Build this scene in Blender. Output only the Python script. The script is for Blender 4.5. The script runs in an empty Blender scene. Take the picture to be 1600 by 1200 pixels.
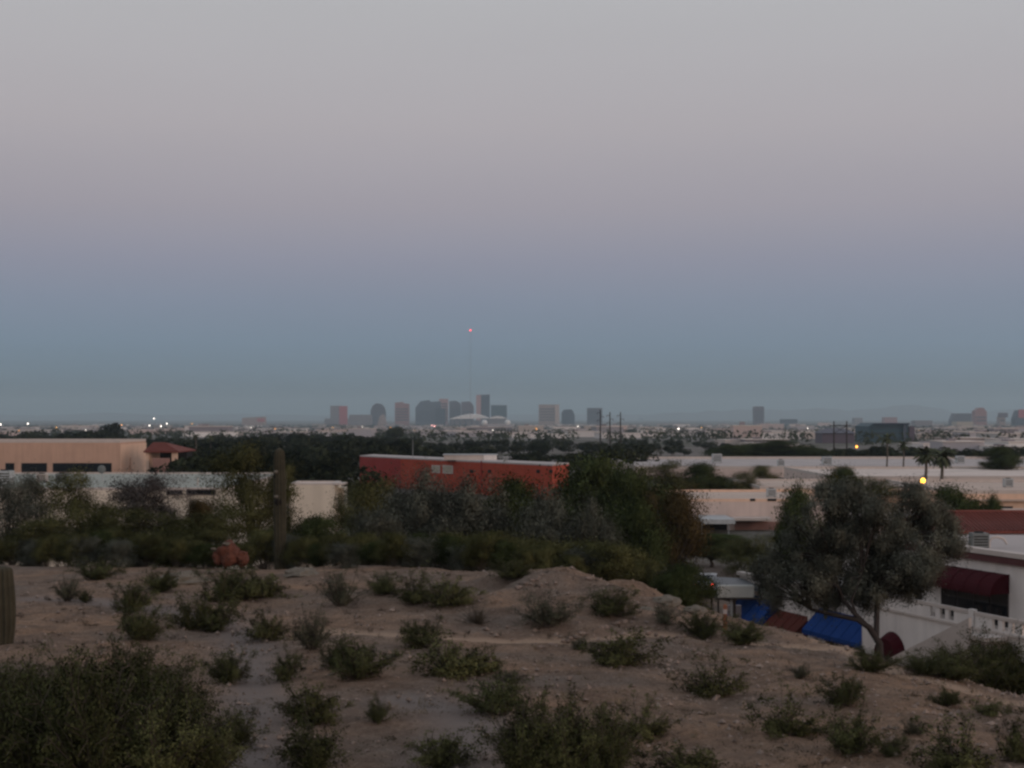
import bpy, math, random
import numpy as np
from mathutils import noise, Vector

S = bpy.context.scene
COL = S.collection
R = math.radians
F = 2400.0            # focal length in photo pixels (1600 wide)
HY = 652.0            # photo row of the true horizon

# ---------------------------------------------------------------- camera
cam = bpy.data.cameras.new('camera')
camo = bpy.data.objects.new('camera', cam)
COL.objects.link(camo)
camo.location = (0, 0, 0)
camo.rotation_euler = (R(90), 0, 0)
cam.sensor_width = 36
cam.lens = 36 * F / 1600
cam.shift_y = (HY - 600) / 1600
cam.clip_start = 0.5
cam.clip_end = 60000
S.camera = camo

# ---------------------------------------------------------------- world
w = bpy.data.worlds.new('World')
S.world = w
w.use_nodes = True
nt = w.node_tree
N = nt.nodes
L = nt.links
for n in list(N):
    N.remove(n)


def lin(c):
    return tuple((v / 255 / 12.92) if v / 255 <= .04045 else ((v / 255 + .055) / 1.055) ** 2.4 for v in c) + (1,)


SUN_AZ = R(128)       # glow of the hidden sun: behind the camera and to its right (clockwise from +Y)
out = N.new('ShaderNodeOutputWorld')
tc = N.new('ShaderNodeTexCoord')
sep = N.new('ShaderNodeSeparateXYZ')
L.new(tc.outputs['Generated'], sep.inputs[0])
ramp = N.new('ShaderNodeValToRGB')
ramp.color_ramp.interpolation = 'EASE'
SK = [(-0.02, (86, 98, 101)), (0.0, (86, 100, 104)), (0.014, (92, 108, 117)), (0.028, (109, 127, 141)), (0.048, (118, 136, 154)), (0.075, (129, 140, 159)),
      (0.10, (141, 144, 161)), (0.135, (158, 154, 164)), (0.185, (173, 168, 173)), (0.27, (181, 181, 184)),
      (0.40, (184, 184, 187)), (0.62, (176, 178, 186)), (1.0, (162, 168, 182))]
cr = ramp.color_ramp
cr.elements[0].position = 0
cr.elements[1].position = 1
for p, c in SK:
    q = (p + .02) / 1.02
    e = cr.elements[0] if p == SK[0][0] else (cr.elements[-1] if p == SK[-1][0] else cr.elements.new(q))
    e.color = lin(c)
cr.interpolation = 'LINEAR'
mr = N.new('ShaderNodeMapRange')
mr.inputs['From Min'].default_value = -.02
mr.inputs['From Max'].default_value = 1
L.new(sep.outputs['Z'], mr.inputs['Value'])
L.new(mr.outputs[0], ramp.inputs[0])
bg = N.new('ShaderNodeBackground')
bg.inputs[1].default_value = 1.0
# very soft unevenness of the evening air
nz = N.new('ShaderNodeTexNoise')
nz.inputs['Scale'].default_value = 2.2
nz.inputs['Detail'].default_value = 2
mp = N.new('ShaderNodeMapping')
mp.inputs['Scale'].default_value = (1, 1, 6)
L.new(tc.outputs['Generated'], mp.inputs[0])
L.new(mp.outputs[0], nz.inputs['Vector'])
hs = N.new('ShaderNodeHueSaturation')
m2 = N.new('ShaderNodeMapRange')
m2.inputs['To Min'].default_value = .95
m2.inputs['To Max'].default_value = 1.05
L.new(nz.outputs['Fac'], m2.inputs['Value'])
L.new(m2.outputs[0], hs.inputs['Value'])
L.new(ramp.outputs[0], hs.inputs['Color'])
L.new(hs.outputs[0], bg.inputs[0])
sky = N.new('ShaderNodeTexSky')
sky.sky_type = 'NISHITA'
sky.sun_disc = False
sky.sun_elevation = R(-2)
sky.sun_rotation = SUN_AZ
bg2 = N.new('ShaderNodeBackground')
bg2.inputs[1].default_value = 0.08
L.new(sky.outputs[0], bg2.inputs[0])
ad = N.new('ShaderNodeAddShader')
L.new(bg.outputs[0], ad.inputs[0])
L.new(bg2.outputs[0], ad.inputs[1])
L.new(ad.outputs[0], out.inputs[0])

sl = bpy.data.lights.new('twilight_glow', 'SUN')
slo = bpy.data.objects.new('twilight_glow', sl)
COL.objects.link(slo)
sl.energy = 1.0
sl.angle = R(30)
sl.color = (1, .70, .56)
sd = Vector((math.sin(SUN_AZ), math.cos(SUN_AZ), math.tan(R(7))))
slo.rotation_euler = sd.to_track_quat('Z', 'Y').to_euler()

S.view_settings.view_transform = 'Standard'
S.view_settings.look = 'None'
S.view_settings.exposure = 0
S.view_settings.gamma = 1
S.render.engine = 'CYCLES'
S.cycles.max_bounces = 5
S.cycles.diffuse_bounces = 3
S.cycles.volume_bounces = 1
S.cycles.use_denoising = True
S.cycles.filter_width = 2.6

# ---------------------------------------------------------------- helpers
rnd = random.Random(7)


def W(px, py, d):
    return ((px - 800) / F * d, d, (HY - py) / F * d)


def X(px, d):
    return (px - 800) / F * d


def Z(py, d):
    return (HY - py) / F * d


def tag(o, label=None, cat=None, group=None, kind=None):
    if label: o['label'] = label
    if cat: o['category'] = cat
    if group: o['group'] = group
    if kind: o['kind'] = kind
    return o


def link(o, parent=None):
    COL.objects.link(o)
    if parent is not None:
        o.parent = parent
    return o


def empty(name, loc=(0, 0, 0), rz=0):
    o = bpy.data.objects.new(name, None)
    o.location = loc
    o.rotation_euler = (0, 0, rz)
    o.empty_display_size = .2
    return link(o)


def mesh_from(name, v, f, mats, midx=None, smooth=False):
    me = bpy.data.meshes.new(name)
    me.from_pydata([tuple(p) for p in v], [], f)
    for m in (mats if isinstance(mats, (list, tuple)) else [mats]):
        me.materials.append(m)
    if midx is not None:
        me.polygons.foreach_set('material_index', np.array(midx, dtype=np.int32))
    if smooth:
        me.polygons.foreach_set('use_smooth', np.ones(len(f), dtype=bool))
    me.update()
    return me


class MB:
    def __init__(s):
        s.v = []
        s.f = []

    def add(s, v, f):
        b = len(s.v)
        s.v += [tuple(p) for p in v]
        s.f += [tuple(i + b for i in q) for q in f]
        return s

    def box(s, x0, x1, y0, y1, z0, z1):
        return s.add([(x0, y0, z0), (x1, y0, z0), (x1, y1, z0), (x0, y1, z0), (x0, y0, z1), (x1, y0, z1), (x1, y1, z1), (x0, y1, z1)],
                     [(0, 3, 2, 1), (4, 5, 6, 7), (0, 1, 5, 4), (1, 2, 6, 5), (2, 3, 7, 6), (3, 0, 4, 7)])

    def prism(s, pts, z0, z1):
        """footprint polygon (counter-clockwise) pulled up from z0 to z1; z may be lists per point"""
        n = len(pts)
        a = z0 if isinstance(z0, (list, tuple)) else [z0] * n
        b = z1 if isinstance(z1, (list, tuple)) else [z1] * n
        v = [(p[0], p[1], a[i]) for i, p in enumerate(pts)] + [(p[0], p[1], b[i]) for i, p in enumerate(pts)]
        f = [tuple(reversed(range(n))), tuple(range(n, 2 * n))] + [(i, (i + 1) % n, n + (i + 1) % n, n + i) for i in range(n)]
        return s.add(v, f)

    def profile(s, pts, y0, y1):
        """outline in x,z (counter-clockwise from the front) with depth y0..y1"""
        n = len(pts)
        v = [(p[0], y0, p[1]) for p in pts] + [(p[0], y1, p[1]) for p in pts]
        f = [tuple(range(n)), tuple(reversed(range(n, 2 * n)))] + [(i, n + i, n + (i + 1) % n, (i + 1) % n) for i in range(n)]
        return s.add(v, f)

    def tube(s, pts, rad, n=6, cap=True):
        pts = [Vector(p) for p in pts]
        b = len(s.v)
        for i, p in enumerate(pts):
            t = (pts[min(i + 1, len(pts) - 1)] - pts[max(i - 1, 0)])
            t = t.normalized() if t.length > 1e-9 else Vector((0, 0, 1))
            u = t.cross(Vector((0, 1, 0.01)) if abs(t.y) < .9 else Vector((1, 0, 0))).normalized()
            q = t.cross(u)
            r = rad[i] if isinstance(rad, (list, tuple)) else rad
            for k in range(n):
                a = 2 * math.pi * k / n
                s.v.append(tuple(p + u * math.cos(a) * r + q * math.sin(a) * r))
        for i in range(len(pts) - 1):
            for k in range(n):
                s.f.append((b + i * n + k, b + i * n + (k + 1) % n, b + (i + 1) * n + (k + 1) % n, b + (i + 1) * n + k))
        if cap:
            s.f.append(tuple(b + k for k in range(n)))
            s.f.append(tuple(b + (len(pts) - 1) * n + k for k in reversed(range(n))))
        return s

    def ball(s, c, r, nu=10, nv=6, sz=1.0, vmin=0.0):
        v = []
        for j in range(nv + 1):
            th = math.pi * (vmin + (1 - vmin) * j / nv) - math.pi / 2
            for i in range(nu):
                ph = 2 * math.pi * i / nu
                v.append((c[0] + r * math.cos(th) * math.cos(ph), c[1] + r * math.cos(th) * math.sin(ph), c[2] + r * sz * math.sin(th)))
        f = [(j * nu + i, j * nu + (i + 1) % nu, (j + 1) * nu + (i + 1) % nu, (j + 1) * nu + i) for j in range(nv) for i in range(nu)]
        return s.add(v, f)

    def build(s, name, mat, parent=None, smooth=False):
        o = bpy.data.objects.new(name, mesh_from(name, s.v, s.f, mat, smooth=smooth))
        return link(o, parent)


def copy_tree(o, parent=None):
    c = o.copy()
    COL.objects.link(c)
    c.parent = parent
    for ch in [k for k in KIDS.get(o.name, [])]:
        copy_tree(ch, c)
    return c


KIDS = {}

# ---------------------------------------------------------------- materials


def mat(name, c, rough=.85, spec=.2, var=0.0, scale=1.0, bump=0.0, bscale=20, metal=0, emit=None, es=0, objvar=0.0, stain=0.0):
    m = bpy.data.materials.new(name)
    m.use_nodes = True
    t = m.node_tree
    b = t.nodes['Principled BSDF']
    b.inputs['Roughness'].default_value = rough
    b.inputs['Specular IOR Level'].default_value = spec
    b.inputs['Metallic'].default_value = metal
    b.inputs['Base Color'].default_value = (*c, 1)
    if var or objvar or stain:
        co = t.nodes.new('ShaderNodeTexCoord')
        n = t.nodes.new('ShaderNodeTexNoise')
        n.inputs['Scale'].default_value = scale
        n.inputs['Detail'].default_value = 6
        n.inputs['Roughness'].default_value = .65
        t.links.new(co.outputs['Object'], n.inputs['Vector'])
        h = t.nodes.new('ShaderNodeHueSaturation')
        h.inputs['Color'].default_value = (*c, 1)
        r = t.nodes.new('ShaderNodeMapRange')
        r.inputs['From Min'].default_value = .3
        r.inputs['From Max'].default_value = .7
        r.inputs['To Min'].default_value = 1 - var
        r.inputs['To Max'].default_value = 1 + var
        t.links.new(n.outputs['Fac'], r.inputs['Value'])
        val = r.outputs[0]
        if stain:
            # rain streaks running down the wall
            mpn = t.nodes.new('ShaderNodeMapping')
            mpn.inputs['Scale'].default_value = (1.6, 1.6, .12)
            n2 = t.nodes.new('ShaderNodeTexNoise')
            n2.inputs['Scale'].default_value = .9
            n2.inputs['Detail'].default_value = 5
            t.links.new(co.outputs['Object'], mpn.inputs[0])
            t.links.new(mpn.outputs[0], n2.inputs['Vector'])
            r3 = t.nodes.new('ShaderNodeMapRange')
            r3.inputs['From Min'].default_value = .35
            r3.inputs['From Max'].default_value = .7
            r3.inputs['To Min'].default_value = 1.0
            r3.inputs['To Max'].default_value = 1 - stain
            t.links.new(n2.outputs['Fac'], r3.inputs['Value'])
            mu = t.nodes.new('ShaderNodeMath')
            mu.operation = 'MULTIPLY'
            t.links.new(val, mu.inputs[0])
            t.links.new(r3.outputs[0], mu.inputs[1])
            val = mu.outputs[0]
        if objvar:
            oi = t.nodes.new('ShaderNodeObjectInfo')
            r2 = t.nodes.new('ShaderNodeMapRange')
            r2.inputs['To Min'].default_value = 1 - objvar
            r2.inputs['To Max'].default_value = 1 + objvar
            t.links.new(oi.outputs['Random'], r2.inputs['Value'])
            mu = t.nodes.new('ShaderNodeMath')
            mu.operation = 'MULTIPLY'
            t.links.new(val, mu.inputs[0])
            t.links.new(r2.outputs[0], mu.inputs[1])
            val = mu.outputs[0]
        t.links.new(val, h.inputs['Value'])
        t.links.new(h.outputs[0], b.inputs['Base Color'])
    if bump:
        co = t.nodes.new('ShaderNodeTexCoord')
        n = t.nodes.new('ShaderNodeTexNoise')
        n.inputs['Scale'].default_value = bscale
        n.inputs['Detail'].default_value = 5
        t.links.new(co.outputs['Object'], n.inputs['Vector'])
        bu = t.nodes.new('ShaderNodeBump')
        bu.inputs['Strength'].default_value = bump
        bu.inputs['Distance'].default_value = .05
        t.links.new(n.outputs['Fac'], bu.inputs['Height'])
        t.links.new(bu.outputs[0], b.inputs['Normal'])
    if emit:
        b.inputs['Emission Color'].default_value = (*emit, 1)
        b.inputs['Emission Strength'].default_value = es
    return m


def leaf_mat(name, c1, c2, trans=.12, objvar=.2):
    m = bpy.data.materials.new(name)
    m.use_nodes = True
    t = m.node_tree
    t.nodes.remove(t.nodes['Principled BSDF'])
    o = t.nodes['Material Output']
    g = t.nodes.new('ShaderNodeNewGeometry')
    mx = t.nodes.new('ShaderNodeMix')
    mx.data_type = 'RGBA'
    mx.inputs[6].default_value = (*c1, 1)
    mx.inputs[7].default_value = (*c2, 1)
    t.links.new(g.outputs['Random Per Island'], mx.inputs[0])
    co = t.nodes.new('ShaderNodeTexCoord')
    n = t.nodes.new('ShaderNodeTexNoise')
    n.inputs['Scale'].default_value = .9
    n.inputs['Detail'].default_value = 3
    t.links.new(co.outputs['Object'], n.inputs['Vector'])
    r = t.nodes.new('ShaderNodeMapRange')
    r.inputs['From Min'].default_value = .32
    r.inputs['From Max'].default_value = .68
    r.inputs['To Min'].default_value = .55
    r.inputs['To Max'].default_value = 1.42
    t.links.new(n.outputs['Fac'], r.inputs['Value'])
    oi = t.nodes.new('ShaderNodeObjectInfo')
    r2 = t.nodes.new('ShaderNodeMapRange')
    r2.inputs['To Min'].default_value = 1 - objvar
    r2.inputs['To Max'].default_value = 1 + objvar
    t.links.new(oi.outputs['Random'], r2.inputs['Value'])
    mu = t.nodes.new('ShaderNodeMath')
    mu.operation = 'MULTIPLY'
    t.links.new(r.outputs[0], mu.inputs[0])
    t.links.new(r2.outputs[0], mu.inputs[1])
    h = t.nodes.new('ShaderNodeHueSaturation')
    t.links.new(mx.outputs[2], h.inputs['Color'])
    t.links.new(mu.outputs[0], h.inputs['Value'])
    d = t.nodes.new('ShaderNodeBsdfDiffuse')
    tr = t.nodes.new('ShaderNodeBsdfTranslucent')
    at = t.nodes.new('ShaderNodeAttribute')
    at.attribute_name = 'clump_normal'
    vt = t.nodes.new('ShaderNodeVectorTransform')
    vt.vector_type = 'NORMAL'
    vt.convert_from = 'OBJECT'
    vt.convert_to = 'WORLD'
    t.links.new(at.outputs['Vector'], vt.inputs[0])
    t.links.new(vt.outputs[0], d.inputs['Normal'])
    t.links.new(h.outputs[0], d.inputs[0])
    t.links.new(h.outputs[0], tr.inputs[0])
    ms = t.nodes.new('ShaderNodeMixShader')
    ms.inputs[0].default_value = trans
    t.links.new(d.outputs[0], ms.inputs[1])
    t.links.new(tr.outputs[0], ms.inputs[2])
    t.links.new(ms.outputs[0], o.inputs['Surface'])
    return m


M = {}
M['creosote'] = leaf_mat('creosote_leaf', (.080, .088, .036), (.125, .128, .054))
M['sage'] = leaf_mat('sage_leaf', (.085, .090, .055), (.150, .150, .095))
M['olive'] = leaf_mat('palo_verde_leaf', (.105, .108, .044), (.148, .145, .060))
M['grey_green'] = leaf_mat('ironwood_leaf', (.135, .142, .106), (.172, .174, .136))
M['mauve'] = leaf_mat('dry_acacia_leaf', (.115, .098, .092), (.165, .145, .130))
M['dark_green'] = leaf_mat('evergreen_leaf', (.055, .074, .028), (.100, .120, .048))
M['brown_green'] = leaf_mat('autumn_leaf', (.105, .080, .035), (.140, .100, .048))
M['far_green'] = leaf_mat('far_tree_leaf', (.028, .036, .020), (.060, .066, .036), objvar=.4)
M['palm_leaf'] = mat('palm_leaf', (.070, .080, .040), var=.3, scale=3)
M['weed'] = leaf_mat('dry_weed', (.075, .060, .040), (.115, .100, .060))
M['straw'] = leaf_mat('straw', (.20, .16, .10), (.30, .25, .17))
M['bark'] = mat('bark', (.075, .062, .052), var=.3, scale=4)
M['green_bark'] = mat('green_bark', (.085, .085, .045), var=.3, scale=4)
M['twig'] = mat('twig', (.085, .070, .055), var=.3, scale=6)
M['palm_bark'] = mat('palm_bark', (.13, .11, .09), var=.3, scale=3)
M['saguaro'] = mat('saguaro_skin', (.058, .052, .034), var=.25, scale=3, bump=.4, bscale=30)
M['saguaro_scar'] = mat('saguaro_scar', (.18, .16, .13), var=.3, scale=8)
M['hole'] = mat('dark_hollow', (.012, .010, .009))
M['red_rock'] = mat('red_sandstone', (.120, .046, .030), var=.45, scale=2.5, bump=.8, bscale=6)
M['pale_rock'] = mat('pale_rock', (.165, .138, .105), var=.3, scale=3, bump=.7, bscale=8)
M['stone'] = mat('desert_stone', (.25, .19, .155), var=.35, scale=5, bump=.6, bscale=10, objvar=.3)
M['gravel'] = mat('gravel', (.24, .185, .15), var=.5, scale=2.5)
M['stucco_white'] = mat('white_stucco', (.80, .74, .69), var=.06, scale=.8, bump=.15, bscale=14, stain=.14)
M['stucco_cream'] = mat('cream_stucco', (.72, .64, .52), var=.06, scale=.5, stain=.15)
M['stucco_peach'] = mat('peach_stucco', (.60, .385, .28), var=.07, scale=.3, stain=.12)
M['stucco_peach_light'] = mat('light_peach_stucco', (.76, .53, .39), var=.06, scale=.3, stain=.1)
M['stucco_pink'] = mat('pink_grey_stucco', (.64, .52, .46), var=.06, scale=.3, stain=.12)
M['stucco_rose'] = mat('rose_brick', (.34, .19, .155), var=.15, scale=.6)
M['tan_roof'] = mat('tan_roof_membrane', (.56, .44, .36), var=.10, scale=.12)
M['white_roof'] = mat('white_roof_membrane', (.66, .56, .49), var=.14, scale=.08)
M['green_roof'] = mat('pale_green_roof', (.34, .35, .30), var=.10, scale=.12)
M['grey_roof'] = mat('grey_roof_membrane', (.46, .41, .385), var=.14, scale=.15)
M['coping'] = mat('pale_coping', (.56, .49, .44), var=.08, scale=1)
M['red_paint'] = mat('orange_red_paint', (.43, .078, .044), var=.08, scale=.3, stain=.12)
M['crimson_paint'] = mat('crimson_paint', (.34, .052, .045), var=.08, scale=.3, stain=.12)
M['tile_roof'] = mat('terracotta_tile', (.180, .055, .042), var=.18, scale=1.5, objvar=.1)
M['maroon'] = mat('maroon_canvas', (.050, .004, .008), var=.12, scale=2, rough=.9)
M['maroon_trim'] = mat('maroon_trim', (.12, .050, .050), var=.12, scale=2)
M['brick_red'] = mat('red_brown_canvas', (.105, .026, .018), var=.15, scale=2)
M['blue'] = mat('blue_canvas', (.012, .052, .210), var=.12, scale=1.5, rough=.9)
M['glass'] = mat('dark_glass', (.010, .012, .016), rough=.12, spec=.5)
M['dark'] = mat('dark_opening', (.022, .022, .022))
M['frame'] = mat('window_frame', (.10, .085, .08))
M['metal'] = mat('galvanised_metal', (.17, .185, .18), var=.15, scale=3, rough=.6)
M['metal_light'] = mat('light_metal', (.42, .44, .44), var=.1, scale=3, rough=.6)
M['pole'] = mat('dark_pole', (.045, .036, .032))
M['pole_grey'] = mat('grey_pole', (.26, .27, .27))
M['wood_post'] = mat('weathered_orange_post', (.23, .095, .055), var=.25, scale=10)
M['white_band'] = mat('white_band', (.36, .32, .30))
M['asphalt'] = mat('asphalt', (.055, .055, .056), var=.2, scale=1)
M['panel'] = mat('white_panel', (.42, .42, .385), var=.08, scale=2)
M['steel_roof'] = mat('painted_steel_roof', (.13, .135, .14), var=.1, scale=1, rough=.5)
M['car_paint'] = mat('silver_car_paint', (.30, .30, .31), rough=.35, spec=.5)
M['tyre'] = mat('tyre_rubber', (.02, .02, .02))
M['lamp_red'] = mat('red_tail_lamp', (.3, .01, .01), emit=(1, .05, .03), es=5)
M['lamp_warm'] = mat('sodium_lamp', (.8, .5, .1), emit=(1, .45, .045), es=5)
M['lamp_orange'] = mat('orange_lamp', (.8, .4, .1), emit=(1, .38, .05), es=5)
M['lamp_white'] = mat('white_lamp', (.8, .8, .8), emit=(1, .90, .78), es=5)
M['lamp_pink'] = mat('pink_lamp', (.8, .4, .4), emit=(1, .45, .42), es=4)
M['lamp_beacon'] = mat('red_beacon', (.4, .02, .02), emit=(1, .05, .06), es=5)
M['mountain'] = mat('far_mountain', (.10, .09, .085), var=.2, scale=.0005)

TW = {  # skyline colours
    'blue_dark': (.050, .065, .095), 'blue_grey': (.090, .110, .145), 'slate': (.095, .095, .12), 'rose': (.30, .15, .14), 'red': (.42, .10, .11),
    'tan': (.33, .25, .22), 'tan_light': (.48, .37, .31), 'teal': (.045, .085, .105), 'plum': (.12, .095, .12), 'white': (.80, .76, .72), 'beige': (.44, .38, .30),
    'grey': (.22, .20, .21), 'pink': (.46, .28, .27)}
for k, c in TW.items():
    M['tw_' + k] = mat('tower_' + k, c, var=.08, scale=.02, rough=.6)
for i, c in enumerate([(.62, .57, .54), (.50, .43, .38), (.40, .37, .38), (.52, .40, .36), (.75, .70, .66), (.24, .21, .22)]):
    M['low%d' % i] = mat('far_wall_%d' % i, c, var=.12, scale=.03, objvar=.25)

# ---------------------------------------------------------------- terrain
# heights (camera = 0) along lines of sight, by bearing column
PROF = [
    (-900, [(8, -5.2), (26, -5.95), (45, -6.2), (66, -6.5), (78, -7.5), (95, -9.6), (120, -11.3)]),
    (0,    [(8, -5.2), (26, -5.95), (45, -6.25), (66, -6.55), (76, -7.35), (92, -9.4), (115, -11.3)]),
    (400,  [(8, -5.2), (26, -5.95), (45, -6.3), (62, -6.25), (70, -6.85), (88, -9.4), (112, -11.5)]),
    (650,  [(8, -5.2), (26, -5.95), (40, -6.2), (50, -6.05), (60, -5.88), (68, -6.6), (85, -9.5), (110, -12)]),
    (870,  [(8, -5.2), (26, -5.95), (38, -6.25), (44, -6.25), (50, -5.75), (54, -5.42), (57, -5.6), (68, -8.2), (85, -11.3), (110, -13.3)]),
    (1000, [(8, -5.2), (26, -5.95), (38, -6.25), (44, -6.35), (50, -5.95), (54, -5.95), (58, -6.6), (68, -9.3), (85, -12), (110, -13.6)]),
    (1100, [(8, -5.2), (26, -5.95), (36, -6.25), (44, -6.45), (50, -6.35), (53, -6.7), (58, -7.8), (70, -11), (88, -13.2), (110, -14)]),
    (1200, [(8, -5.2), (26, -5.95), (36, -6.2), (43, -6.5), (49, -6.65), (52, -7.2), (58, -8.6), (70, -12), (88, -14.6), (110, -15)]),
    (1300, [(8, -5.2), (25, -5.9), (35, -6.2), (42, -6.55), (46, -6.85), (50, -7.5), (58, -9.5), (70, -12.6), (86, -15.2), (110, -15.5)]),
    (1450, [(8, -5.2), (24, -5.8), (33, -6.15), (38, -6.5), (42, -6.9), (47, -7.9), (56, -9.9), (68, -13), (82, -15.3), (110, -15.5)]),
    (1600, [(8, -5.2), (23, -5.7), (30, -6.05), (35, -6.55), (39, -7.15), (45, -8.3), (55, -10.5), (66, -13.2), (80, -15.4), (110, -15.5)]),
    (2600, [(8, -5.2), (20, -5.6), (26, -6.2), (32, -7.2), (40, -9), (55, -12), (66, -14), (80, -15.4), (110, -15.5)]),
]
FAR = [(150, -13.2), (200, -13.2), (300, -13.4), (450, -14.6), (600, -16.2), (1000, -19.5), (2000, -26), (4000, -34), (8000, -42), (27000, -42)]
DS = np.array([-60, 0, 8, 14, 20] + list(np.arange(23, 60, .75)) + list(np.arange(60, 120, 2.5)) + [120, 135, 150, 175, 200, 250, 300, 450, 600, 1000, 2000, 4000, 8000, 27000], dtype=float)
US = np.array([(p[0] - 800) / F for p in PROF])
TAB = []
for p in PROF:
    pts = [(-60, -5.0), (0, -5.1)] + p[1] + FAR
    TAB.append(np.interp(DS, [q[0] for q in pts], [q[1] for q in pts]))
TAB = np.array(TAB)
# soften the kinks along each line of sight
K = TAB.copy()
for _ in range(1):
    K[:, 4:60] = (TAB[:, 3:59] + 2 * TAB[:, 4:60] + TAB[:, 5:61]) / 4
TAB = K


def ground_arr(x, y):
    dd = np.maximum(y, 6.0)
    u = np.clip(x / dd, US[0], US[-1])
    yi = np.clip(y, DS[0], DS[-1])
    i = np.clip(np.searchsorted(US, u) - 1, 0, len(US) - 2)
    t = (u - US[i]) / (US[i + 1] - US[i])
    t = t * t * (3 - 2 * t) * .6 + t * .4
    j = np.clip(np.searchsorted(DS, yi) - 1, 0, len(DS) - 2)
    s = (yi - DS[j]) / (DS[j + 1] - DS[j])
    a = TAB[i, j] * (1 - s) + TAB[i, j + 1] * s
    b = TAB[i + 1, j] * (1 - s) + TAB[i + 1, j + 1] * s
    return a * (1 - t) + b * t


def ground_z(x, y):
    z = float(ground_arr(np.array([x], float), np.array([y], float))[0])
    k = max(0.0, min(1.0, (130 - y) / 40))
    if k > 0:
        z += k * (.16 * noise.noise(Vector((x * .22, y * .22, 3))) + .07 * noise.noise(Vector((x * .8, y * .8, 9))) + .50 * math.exp(-((x - 3) / 5.5) ** 2 - ((y - 52) / 5.5) ** 2) * noise.noise(Vector((x * .75, y * .75, 31))))
    return z


def hit(px, py, d0=14, d1=140):
    """distance at which the line of sight through a photo pixel meets the ground"""
    d = d0
    while d < d1:
        x, y, z = W(px, py, d)
        if z <= ground_z(x, y):
            return d
        d += .12
    return d1


ys = list(np.linspace(-55, 14, 24)) + list(np.arange(15, 68, .17)) + list(np.arange(68, 160, 1.2))
y0 = 160
while y0 < 27000:
    ys.append(y0)
    y0 *= 1.09
ys.append(27000)
ys = np.array(ys)
tt = np.linspace(-1, 1, 331)
uu = .36 * tt + .5 * tt ** 5
nx, ny = len(uu), len(ys)
XX = uu[None, :] * (np.maximum(ys, -30) + 42)[:, None]
YY = np.repeat(ys[:, None], nx, 1)
ZZ = ground_arr(XX.ravel(), YY.ravel()).reshape(ny, nx)
trail_pts = [hit(px, py) for px, py in []]


def path_mask(x, y, line, wd):
    best = 1e9
    for (ax, ay), (bx, by) in zip(line[:-1], line[1:]):
        dx, dy = bx - ax, by - ay
        t = max(0, min(1, ((x - ax) * dx + (y - ay) * dy) / (dx * dx + dy * dy)))
        best = min(best, math.hypot(x - ax - t * dx, y - ay - t * dy))
    return math.exp(-(best / wd) ** 2)


def gl(pxs):
    r = []
    for px, py in pxs:
        d = hit(px, py)
        r.append((X(px, d), d))
    return r


TR1 = gl([(500, 985), (620, 992), (760, 1000), (900, 1001), (1000, 990), (1060, 993), (1150, 1003), (1300, 1012)])
TR2 = gl([(385, 1190), (400, 1100), (395, 1040), (380, 985), (300, 960), (200, 945), (60, 935)])
TR3 = gl([(1290, 1005), (1400, 1050), (1500, 1075), (1620, 1100)])
TR4 = gl([(640, 1090), (720, 1110), (740, 1140), (700, 1200)])

cr_ = np.zeros_like(ZZ)
cd_ = np.zeros_like(ZZ)
for j in range(ny):
    y = ys[j]
    if y > 130:
        break
    k = max(0.0, min(1.0, (130 - y) / 40))
    for i in range(nx):
        x = XX[j, i]
        v = Vector((x, y, 0))
        ZZ[j, i] += k * (.16 * noise.noise(Vector((x * .22, y * .22, 3))) + .07 * noise.noise(Vector((x * .8, y * .8, 9))) + .50 * math.exp(-((x - 3) / 5.5) ** 2 - ((y - 52) / 5.5) ** 2) * noise.noise(Vector((x * .75, y * .75, 31))))
        if 14 < y < 68:
            tr = tw = 0
            if 36 < y < 50:
                tr = path_mask(x, y, TR1, .45)
            if 30 < y < 50 and x > 8:
                tr = max(tr, path_mask(x, y, TR3, .8))
            if x < 0:
                tw = max(path_mask(x, y, TR2, 1.0), path_mask(x, y, TR4, 1.0))
            cr_[j, i] = tr
            cd_[j, i] = tw
            ZZ[j, i] += (1 - .75 * max(tr, tw)) * (.05 * noise.noise(Vector((x * 2.2, y * 2.2, 1))) + (.03 + .03 * (x > -2)) * noise.noise(Vector((x * 6, y * 6, 5)))) - .05 * max(tr, tw)
vv = np.stack([XX.ravel(), YY.ravel(), ZZ.ravel()], 1)
idx = np.arange(ny * nx).reshape(ny, nx)
ff = np.stack([idx[:-1, :-1].ravel(), idx[:-1, 1:].ravel(), idx[1:, 1:].ravel(), idx[1:, :-1].ravel()], 1)
me = bpy.data.meshes.new('ground')
me.vertices.add(len(vv))
me.vertices.foreach_set('co', vv.ravel())
me.loops.add(ff.size)
me.loops.foreach_set('vertex_index', ff.ravel().astype(np.int32))
me.polygons.add(len(ff))
me.polygons.foreach_set('loop_start', np.arange(0, ff.size, 4, dtype=np.int32))
me.polygons.foreach_set('use_smooth', np.ones(len(ff), bool))
me.update(calc_edges=True)
for nm, arr in (('trail', cr_), ('dust', cd_)):
    at = me.attributes.new(nm, 'FLOAT', 'POINT')
    at.data.foreach_set('value', arr.ravel().astype(np.float32))

gm = bpy.data.materials.new('desert_ground')
gm.use_nodes = True
t = gm.node_tree
pb = t.nodes['Principled BSDF']
pb.inputs['Roughness'].default_value = .95
pb.inputs['Specular IOR Level'].default_value = .1
co = t.nodes.new('ShaderNodeTexCoord')


def gnoise(scale, det=6, rough=.6):
    n = t.nodes.new('ShaderNodeTexNoise')
    n.inputs['Scale'].default_value = scale
    n.inputs['Detail'].default_value = det
    n.inputs['Roughness'].default_value = rough
    t.links.new(co.outputs['Object'], n.inputs['Vector'])
    return n.outputs['Fac']


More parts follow.
